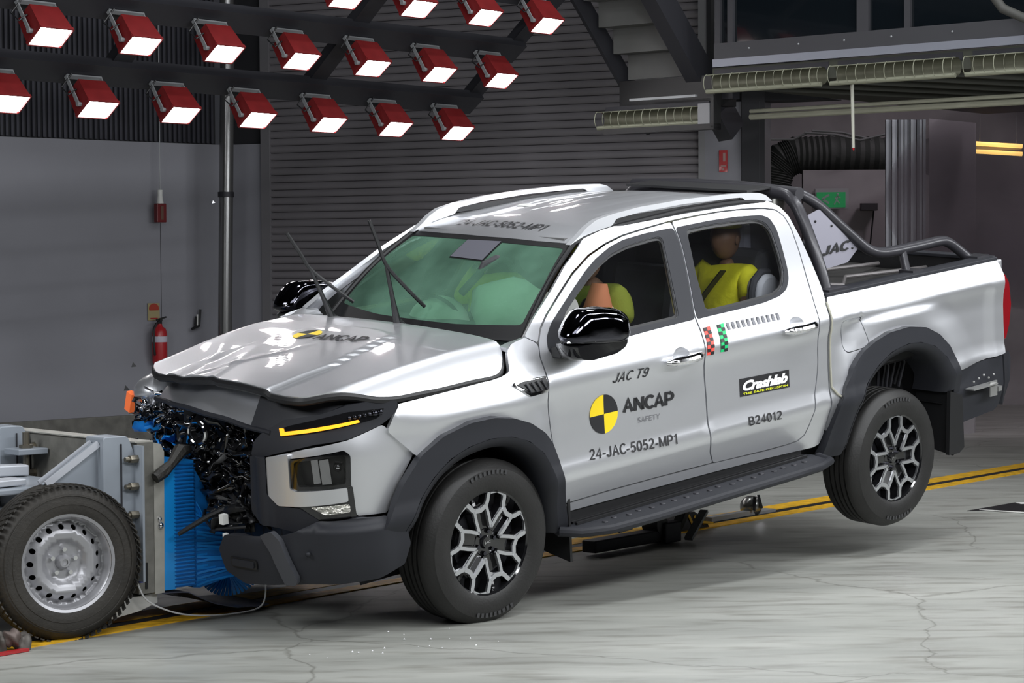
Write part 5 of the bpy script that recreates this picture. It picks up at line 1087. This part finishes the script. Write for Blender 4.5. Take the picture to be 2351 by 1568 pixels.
# ---- crash test dummies: one continuous skinned body each, clothes and belt as parts
def skin_body(name, pts, edges, radii, mat, par, root=0):
    me = bpy.data.meshes.new(name); me.from_pydata(pts, edges, []); o = bpy.data.objects.new(name, me); COL.objects.link(o); o.parent = par
    sk = o.modifiers.new('skin', 'SKIN'); 
    for i, v in enumerate(me.skin_vertices[0].data): v.radius = (radii[i], radii[i]); v.use_root = (i == root)
    sb = o.modifiers.new('sub', 'SUBSURF'); sb.levels = 2; sb.render_levels = 2; me.materials.append(mat)
    sk.use_smooth_shade = True; return o
def dummy(x, y, z, lean, label, vest, faded=False, arm_f=(.30, .10)):
    e = setp(empty('crash_test_dummy', TM @ Matrix.Translation((x, y, z)) @ Matrix.Rotation(lean, 4, 'Y')), label, 'dummy', None)
    # seated body, facing -x; pelvis at origin
    P = [(0, 0, .06), (.02, 0, .22), (.03, 0, .38), (.02, 0, .47), (.0, 0, .53),
         (.02, -.17, .42), (-.10, -.24, .24), (-.32, -.18, .20), (-.40, -.16, .21),
         (.02, .17, .42), (-.10, .24, .24), (-.32, .18, .20), (-.40, .16, .21),
         (-.08, -.10, .04), (-.44, -.13, .10), (-.50, -.13, -.28), (-.08, .10, .04), (-.44, .13, .10), (-.50, .13, -.28)]
    E_ = [(0, 1), (1, 2), (2, 3), (3, 4), (2, 5), (5, 6), (6, 7), (7, 8), (2, 9), (9, 10), (10, 11), (11, 12), (0, 13), (13, 14), (14, 15), (0, 16), (16, 17), (17, 18)]
    rad = [.13, .125, .12, .05, .045, .07, .050, .038, .03, .07, .050, .038, .03, .085, .06, .045, .085, .06, .045]
    skin_body('body', P, E_, rad, SKIN, e)
    # head with face features
    me = bpy.data.meshes.new('head'); bm = bmesh.new(); bmesh.ops.create_icosphere(bm, subdivisions=3, radius=1)
    for v in bm.verts:
        c = v.co.copy(); sx_, sy_, sz_ = .095, .075, .115
        if c.x < 0: sx_ = .098+.012*math.exp(-((c.y)**2+(c.z+.1)**2)*14)   # nose
        if c.z < -.2: sy_ *= .88; 
        ex_ = -.010*(math.exp(-((c.y-.35)**2+(c.z-.12)**2)*40)+math.exp(-((c.y+.35)**2+(c.z-.12)**2)*40)) if c.x < 0 else 0
        v.co = Vector((c.x*sx_-ex_, c.y*sy_, c.z*sz_+.635))
    bm.to_mesh(me); bm.free(); me.materials.append(SKIN); me.polygons.foreach_set('use_smooth', [True]*len(me.polygons)); h = bpy.data.objects.new('head', me); COL.objects.link(h); h.parent = e
    mb = MB()
    for s in (-1, 1): mb.sphere((.01, s*.076, .63), .022, 8, 6, (.7, .4, 1.2))
    mb.build('ear', SKIN, h)
    mb = MB(); mb.sphere((.008, 0, .655), .112, 18, 10, (.93, .76, 1.0)); cp = mb.build('head_cap', M('cap_yellow%.0f' % (x*10), (.38, .34, .01), .5), h)
    bm = bmesh.new(); bm.from_mesh(cp.data); bmesh.ops.bisect_plane(bm, geom=bm.verts[:]+bm.edges[:]+bm.faces[:], plane_co=(0, 0, .695), plane_no=(0, 0, 1), clear_inner=True); bm.to_mesh(cp.data); bm.free()
    # vest: torso shell
    me = skin_body('vest', [(0, 0, .10), (.02, 0, .22), (.03, 0, .36), (.02, 0, .44), (.02, -.16, .43), (-.06, -.235, .31), (.02, .16, .43), (-.06, .235, .31)], [(0, 1), (1, 2), (2, 3), (2, 4), (4, 5), (2, 6), (6, 7)], [.152, .152, .148, .075, .088, .070, .088, .070], vest, e)
    mb = MB(); pts = [(-.10, .14-.25*t, .18+.30*t) for t in np.linspace(0, 1, 8)]; pts = [(-.172+.05*abs(t-.5), y_, z_) for t, (a_, y_, z_) in zip(np.linspace(0, 1, 8), pts)]
    for i in range(7): mb.beam(pts[i], pts[i+1], .006, .05, (1, 0, 0))
    mb.build('seat_belt', BLK, e, None)
    mb = MB()
    for s in (-1, 1): mb.tube([(-.02, s*.215, .345), (-.04, s*.30, .32)], .001, 4)
    return e
blob('bent_fender_tip', fender_tip_at, .13, .115, .085, PAINT, truck, 9, .05)
d1 = dummy(2.35, -.38, .86, R(2), 'crash test dummy in a yellow vest with a black belt inside the rear side window', YEL)
d2 = dummy(1.42, -.38, .90, R(-12), 'crash test dummy leaning forward in the front seat, seen through the front side window', OLIVE)
d3 = dummy(1.42, .38, .90, R(-10), 'crash test dummy in the far front seat beside the far window', YEL)
mb = MB(); mb.tube([(1.20, -.55, 1.20), (1.17, -.57, 1.30), (1.19, -.57, 1.42)], [.085, .075, .04], 14); setp(mb.build('orange_bag', ORG), 'orange cloth shape in the front side window behind the mirror', 'cloth').matrix_world = TM
mb = MB(); mb.box((1.345, -.55, 1.385), (.07, .02, .15), Matrix.Rotation(.35, 3, 'Y')); mb.build('yellow_tag', YEL, d2, None).matrix_local = d2.matrix_local.inverted() @ TM
mb = MB(); mb.sphere((.96, -.60, 1.30), .06, 14, 10, (.8, .3, 1.4)).sphere((1.28, -.58, 1.245), .10, 14, 10, (1.2, .3, .5)); mb.build('curtain_airbag', BAG, truck)

# ================================================================== IMPACT TROLLEY with deformable barrier (x forwards, y away, z up)
ta = R(43); TT = Matrix(((math.cos(ta), -math.sin(ta), 0, -1.62), (math.sin(ta), math.cos(ta), 0, 9.955), (0, 0, 1, 0), (0, 0, 0, 1)))
tr = setp(empty('impact_trolley', TT), 'grey steel crash trolley with a blue deformable barrier pressed into the truck nose', 'trolley')
# blue barrier
mb = MB(); mb.box((.09, .50, .455), (.17, 1.0, .59)); mb.box((.16, .56, .455), (.10, .86, .56)); bb = mb.build('barrier_block', BLUE, tr, None)
mb = MB(); mb.box((.035, .0, .455), (.065, .012, .60)); mb.build('barrier_edge', M('blue_bright', (.008, .30, .80), .35, .1, .3), bb, None)
mb = MB()
for i in range(33):
    z = .165+i*.0177; mb.box((.12, -.001, z), (.12, .012, .0055))
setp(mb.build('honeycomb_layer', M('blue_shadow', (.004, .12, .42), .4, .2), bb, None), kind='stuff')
for i in range(22):
    z0 = .152+i*.0185; z1 = .190+i*.0125; y1 = .02*math.sin(i*1.7); k = .46 if i < 12 else .46-.025*(i-12)
    vs = []
    for t in (0, .25, .5, .75, 1):
        x = .19+(k-.19)*t; z = z0+(z1-z0)*t+.005*math.sin(i*2.1+t*5); y = .004+y1*t
        vs += [(x, y, z), (x, y+.30, z+.004), (x, y+.30, z+.012), (x, y, z+.011)]
    fs = []
    for j in range(4):
        for q in range(4): fs.append((j*4+q, j*4+(q+1) % 4, j*4+4+(q+1) % 4, j*4+4+q))
    fs += [(0, 1, 2, 3), (19, 18, 17, 16)]
    o = mesh('bent_layer', vs, fs, BLUE, bb)
mb = MB(); mb.prism([(.17, .150), (.21, .145), (.42, .185), (.44, .33), (.40, .42), (.30, .52), (.17, .73)], .008, .7, 'Y'); mb.build('crushed_core', M('blue_dark', (.005, .17, .55), .5, .1), bb, None)
for k in range(16):
    a = R(200+9*k); mb = MB(); mb.beam((.47, .08+.008*k, .165), (.475+.115*math.cos(a+PI*.05)*-1, .06+.01*k, .165+.10*math.sin(a)), .005, .014); mb.build('torn_strip', BLUE, bb, None)
# face plates
mb = MB(); mb.prism([(-.052, .145), (.0, .145), (.006, .80), (-.012, .835), (-.052, .845)], -.01, 1.16, 'Y'); fp = mb.build('face_plate', PLATEL, tr, None)
mb = MB(); mb.box((-.097, .575, .50), (.085, 1.17, .695)); mp2 = mb.build('back_plate', PLATE, tr, None)
mb = MB(); mb.box((-.145, .575, .515), (.012, 1.16, .65)); mb.build('thin_plate', PLATE, tr, None)
mb = MB(); mb.box((-.10, -.014, .235), (.012, .004, .12)); mb.build('slot', BLK, mp2, None)
mb = MB(); mb.box((-.10, .575, .851), (.10, 1.16, .006)); mb.build('top_edge', PLATEL, mp2, None)
mb = MB(); mb.sphere((-.025, -.012, .49), .012, 10, 6).sphere((-.02, -.012, .46), .016, 10, 6); mb.build('weld_spot', CHROME, fp)
# posts with flanges, gussets and bolts
for y0 in (.0, .92):
    mb = MB(); mb.prism(rp([(-.16, .28), (-.16, .80), (-.19, .872), (-.205, .885), (-.325, .885), (-.325, .28)], .015), y0-.02, y0+.13, 'Y'); ps = mb.build('post', STEEL, tr, 30, .004)
    mb = MB(); mb.box((-.235, y0-.024, .60), (.006, .006, .50)); mb.build('weld_seam', DARKM, ps, None)
    mb = MB(); mb.prism([(-.325, .86), (-.345, .855), (-.60, .69), (-.60, .62), (-.325, .62)], y0+.035, y0+.055, 'Y'); mb.build('gusset', STEEL, tr, None)
    for dy in (.0, .06):
        mb = MB(); mb.beam((-.33, y0+dy+.015, .855), (-.60, y0+dy+.015, .690), .030 if dy else .03, .010, (0, 1, 0)); mb.build('gusset_rail', M('pale_steel%.2f%.2f' % (y0, dy), (.55, .57, .62), .4, .3), tr, None)
    for z in (.78, .655, .526, .40, .28):
        mb = MB(); mb.tube([(-.155, y0-.045, z), (-.205, y0-.045, z)], .019, 6); mb.tube([(-.20, y0-.045, z), (-.228, y0-.045, z)], .011, 10); mb.tube([(-.150, y0-.045, z), (-.158, y0-.045, z)], .024, 14); mb.build('flange_bolt', BOLT, tr, 30)
mb = MB(); mb.box((-.158, .0-.05, .53), (.012, .07, .62)); mb.build('flange', STEEL, tr, None)
# deck and chassis
mb = MB(); mb.box((-1.05, .64, .655), (1.45, 1.0, .03)); mb.box((-1.05, .64, .50), (1.45, .86, .16)); mb.build('chassis', STEEL, tr, None, .008)
mb = MB(); mb.beam((-.35, .62, .70), (-1.6, .85, .72), .10, .05).beam((-.6, .25, .69), (-1.7, .15, .69), .12, .03); mb.build('deck_rail', M('pale_deck', (.50, .52, .56), .4, .3), tr, None, .006)
mb = MB(); mb.box((-.24, .80, .77), (.16, .14, .028)); mb.build('bracket_plate', STEEL, tr, None, .004)
mb = MB(); mb.tube([(-.24, .80, .66), (-.24, .80, .86)], .017, 12); mb.tube([(-.24, .80, .785), (-.24, .80, .80)], .034, 6); mb.build('threaded_rod', BOLT, tr)
mb = MB(); mb.box((-.42, 1.20, .875), (.05, .04, .05)); mb.build('black_cap', BLK, tr, None)
# trolley wheels
def steel_wheel(c, s, toe):
    Mx = Matrix.Translation(c) @ Matrix.Rotation(toe, 4, 'Z') @ Matrix.Scale(-s, 4, (0, 1, 0))
    mb = MB(); mb.T = Mx; mb.lathe(tyre_profile(.348, .205, .215, 3), 96); ty = mb.build('tyre', RUBD, tr, 30)
    vs = MB(); vs.T = Mx
    for a in np.linspace(0, 360, 72, endpoint=False):
        for y0, dr in ((-.085, 0), (-.05, 2.5)):
            p = pol(.3485, a+dr); rot = Matrix.Rotation(-R(a+dr), 3, 'Y') @ Matrix.Rotation(R(25), 3, 'X')
            vs.box((p[0], y0, p[1]), (.006, .030, .018), rot)
    setp(vs.build('tread_block', RUBD, ty, None), kind='stuff')
    mb = MB(); mb.T = Mx
    for r0 in (.30, .262):
        mb.lathe([(r0-.002, -.110), (r0, -.1135), (r0+.002, -.110)], 72)
    mb.build('sidewall_rib', RUBD, ty, 60)
    mb = MB(); mb.T = Mx; mb.lathe([(.206, -.098), (.219, -.104), (.222, -.098), (.216, -.090)], 72).lathe([(.212, -.100), (.205, -.094), (.198, -.080), (.194, -.05), (.190, -.045)], 72); rm = mb.build('rim_flange', RIMS, ty)
    holes = [[(x+.0125*math.cos(q)*1.0, z+.0125*math.sin(q)) for q in np.linspace(0, 2*PI, 14)[:-1]] for x, z in (pol(.160, 10+360/17*i) for i in range(17))]
    def prof_(x, z):
        r = math.hypot(x, z); y = float(np.interp(r, [0, .03, .075, .085, .105, .135, .150, .172, .182, .195], [-.030, -.030, -.030, -.036, -.060, -.068, -.060, -.040, -.030, -.045])); return tuple(Mx @ Vector((x, y-.0, z)))
    patch('rim_disc', [(.195*math.cos(q), .195*math.sin(q)) for q in np.linspace(0, 2*PI, 60)[:-1]], holes, prof_, RIMS, rm, .013, .004, tuple(Mx.to_3x3() @ Vector((0, -1, 0))))
    mb = MB(); mb.T = Mx; mb.lathe([(0, -.012), (.19, -.012)], 40); mb.build('rim_dark', BLK, rm, None)
    mb = MB(); mb.T = Mx; mb.lathe([(.014, -.062), (.022, -.062), (.030, -.05), (.036, -.03)], 24).lathe([(0, -.056), (.014, -.058)], 16); mb.build('hub', RIMS, rm)
    for i in range(5):
        p = pol(.056, 15+72*i); mb = MB(); mb.T = Mx; mb.tube([(p[0], -.03, p[1]), (p[0], -.052, p[1])], .0105, 6); mb.build('wheel_nut', CHROME, rm, 30)
steel_wheel(Vector((-.54, .01, .345)), -1, R(-9)); steel_wheel(Vector((-.54, 1.24, .345)), 1, 0)
# loose cable and cover under the barrier
mb = MB(); mb.tube(cat_(np.array([(-.16, -.03, .21), (-.13, -.04, .14), (-.06, -.05, .09), (.06, -.06, .045), (.22, -.06, .02), (.42, -.05, .012), (.53, -.04, .03), (.57, -.02, .10), (.56, -.01, .17)]), 6), .0042, 6); mb.build('loose_wire', M('wire_white', (.6, .6, .6), .5), tr)
mb = MB(); mb.tube([(-.165, -.03, .36), (-.145, -.03, .30)], .004, 6); mb.tube([(-.14, -.03, .21), (-.14, -.03, .30)], .011, 8); mb.build('blue_connector', M('connector_blue', (.01, .02, .25), .4), tr)
def sheet1(x, y): return (x, y, float(np.interp(x, [-.02, .12, .26, .38, .60], [.148, .135, .075, .035, .03]))+.004*math.sin(x*20))
patch('torn_undertray', rp([(-.02, -.02), (.12, -.03), (.40, -.05), (.60, -.02), (.62, .4), (-.02, .5)], .03), None, sheet1, M('undertray', (.05, .055, .085), .35, .2), tr, .03, .004, (0, 0, 1))
mb = MB(); mb.prism([(-.30, .045), (-.20, .135), (-.02, .145), (-.02, .10), (-.12, .07)], .02, .4, 'Y'); mb.build('pale_skirt', M('pale_skirt', (.5, .5, .48), .6), tr, None)

# ================================================================== FLOOR ITEMS
def trackpt(t, o=0., z=0.): p = T0+LD*t+LP*o; p.z = z; return p
LMx = Matrix((LD, LP, Vector((0, 0, 1)))).transposed().to_4x4()
dl = setp(empty('tow_dolly', Matrix.Translation(trackpt(4.15, -.32, 0)) @ LMx), 'black tow dolly with a raised lever sitting on the guide track beneath the truck', 'dolly')
mb = MB(); mb.box((-.02, 0, .055), (.80, .10, .07)).box((.30, 0, .07), (.16, .16, .12)); mb.build('body', DARKM, dl, None, .008)
mb = MB(); mb.lathe([(0, -.06), (.055, -.055), (.06, 0), (.055, .055), (0, .06)], 20, (.22, 0, .12)); mb.build('roller', BLK, dl)
mb = MB(); mb.beam((.38, -.03, .06), (.62, .02, .26), .06, .05); mb.build('lever', M('lever_steel', (.06, .065, .06), .4, .6), dl, None, .006)
mb = MB(); mb.beam((.42, -.10, .02), (.66, -.05, .16), .05, .02); mb.build('lever_plate', GREY, dl, None)
wd = setp(empty('track_wedge', Matrix.Translation(trackpt(5.05, -.02, 0)) @ LMx), 'yellow and black wedge lying on the guide track behind the tow dolly lever', 'wedge')
mb = MB(); mb.prism([(-.16, .006), (.18, .006), (.14, .05), (.02, .115), (-.10, .11)], -.10, .10, 'Y'); mb.build('wedge_body', BLK, wd, None)
for i in range(3): mb = MB(); mb.beam((-.05+.06*i, -.104, .10-.01*i), (.0+.06*i, -.104, .03), .004, .018); mb.build('yellow_stripe', YTRK, wd, None)
mb = MB(); mb.prism([(.02, .05), (.20, .02), (.20, .035), (.02, .065)], -.12, -.10, 'Y'); mb.build('lip', YTRK, wd, None)
cg = setp(empty('track_carriage', Matrix.Translation(trackpt(5.95, .04, 0)) @ LMx), 'small rounded metal carriage sitting on the yellow track before the rear wheel', 'carriage')
mb = MB(); mb.sphere((.0, 0, .055), .085, 18, 10, (1, .8, .85)); mb.build('dome', M('carriage_metal', (.25, .25, .24), .25, .8), cg)
mb = MB(); mb.box((-.28, -.02, .022), (.50, .06, .03)).box((.08, 0, .012), (.3, .09, .02)); mb.build('tongue', GREY, cg, None)
mb = MB(); mb.beam((-.07, -.07, .04), (-.03, -.05, .12), .02, .014).beam((.0, -.08, .05), (.02, -.04, .13), .02, .014); mb.build('claw', CHROME, cg, None)
rb = setp(empty('broken_block', Matrix.Translation((-2.20, 9.22, 0)) @ Matrix.Rotation(R(50), 4, 'Z')), 'broken grey metal block with a red scrap at the bottom left corner of the floor', 'block')
rg = np.random.default_rng(11)
for i in range(5):
    blob('chunk', (-.10+.05*i, .02*rg.normal(), .035+.02*(i % 2)), .035, .03, .04+.01*(i % 3), M('chunk%d' % i, (.11+.02*(i % 2), .10, .09), .5, .4), rb, 20+i, .45)
mb = MB(); mb.box((.02, -.05, .008), (.16, .03, .012)); mb.build('red_scrap', REDS, rb, None)
# glass splinters on the floor in front of the front tyre and in the air
SPL = M('splinter', (.8, .8, .82), .2)
rg = np.random.default_rng(5); proto = None
for i in range(20):
    u = rg.uniform(-.6, 1.4); v = rg.uniform(-.35, .35)
    p = (-.75+u*.45+v*.3, 9.35+u*.1-v*.5+.25*rg.uniform(-1, 1), .004)
    if proto is None:
        mb = MB(); mb.add([(0, 0, 0), (.014, .002, 0), (.006, .011, 0), (.006, .004, .008)], [(0, 2, 1), (0, 1, 3), (1, 2, 3), (2, 0, 3)]); proto = mb.build('glass_splinter', SPL, None, None); o = proto
    else: o = proto.copy(); COL.objects.link(o)
    o.location = p; o.rotation_euler = (0, 0, rg.uniform(0, 6)); o.scale = [rg.uniform(.35, .85)]*3
    setp(o, 'tiny pale glass splinter scattered on the floor in front of the front tyre', 'splinter', 'glass splinters on the floor')
for (p, m_, lb, k) in (((-1.94, 11, 1.14), BLK, 'small black plastic fragment flying left of the bonnet corner, upper one', 2.0), ((-1.98, 11, 1.02), BLK, 'small black plastic fragment flying beside the far indicator, lower one', 2.2), ((-1.52, 11, 1.97), SPL, 'tiny white glass fragment flying in front of the grey wall', 1.2)):
    mb = MB(); mb.add([(0, 0, 0), (.014*k, .002, .004), (.006*k, .011*k, 0), (.004*k, .004, .013*k)], [(0, 2, 1), (0, 1, 3), (1, 2, 3), (2, 0, 3)]); o = mb.build('flying_fragment', m_, None, None); o.location = p; setp(o, lb, 'fragment')
# haze drifting in the opening on the right
hz = bpy.data.materials.new('drifting_smoke'); hz.use_nodes = True; nt = hz.node_tree; nt.nodes.clear()
ou = nt.nodes.new('ShaderNodeOutputMaterial'); pv = nt.nodes.new('ShaderNodeVolumePrincipled'); pv.inputs['Color'].default_value = (.80, .66, .76, 1); pv.inputs['Anisotropy'].default_value = .1
tc = nt.nodes.new('ShaderNodeTexCoord'); n = nt.nodes.new('ShaderNodeTexNoise'); n.inputs['Scale'].default_value = .9; n.inputs['Detail'].default_value = 4
mr = nt.nodes.new('ShaderNodeMapRange'); mr.inputs['From Min'].default_value = .36; mr.inputs['From Max'].default_value = .70; mr.inputs['To Min'].default_value = .0; mr.inputs['To Max'].default_value = 2.4
nt.links.new(tc.outputs['Object'], n.inputs['Vector']); nt.links.new(n.outputs['Fac'], mr.inputs['Value']); nt.links.new(mr.outputs[0], pv.inputs['Density']); nt.links.new(pv.outputs[0], ou.inputs['Volume'])
mb = MB(); mb.sphere((5.1, 19.2, 2.2), 1.0, 24, 14, (1.8, 1.2, 1.05)); sm_ = mb.build('smoke_haze', hz); setp(sm_, 'pinkish smoke haze drifting at the right edge above the truck bed', 'smoke', kind='stuff')
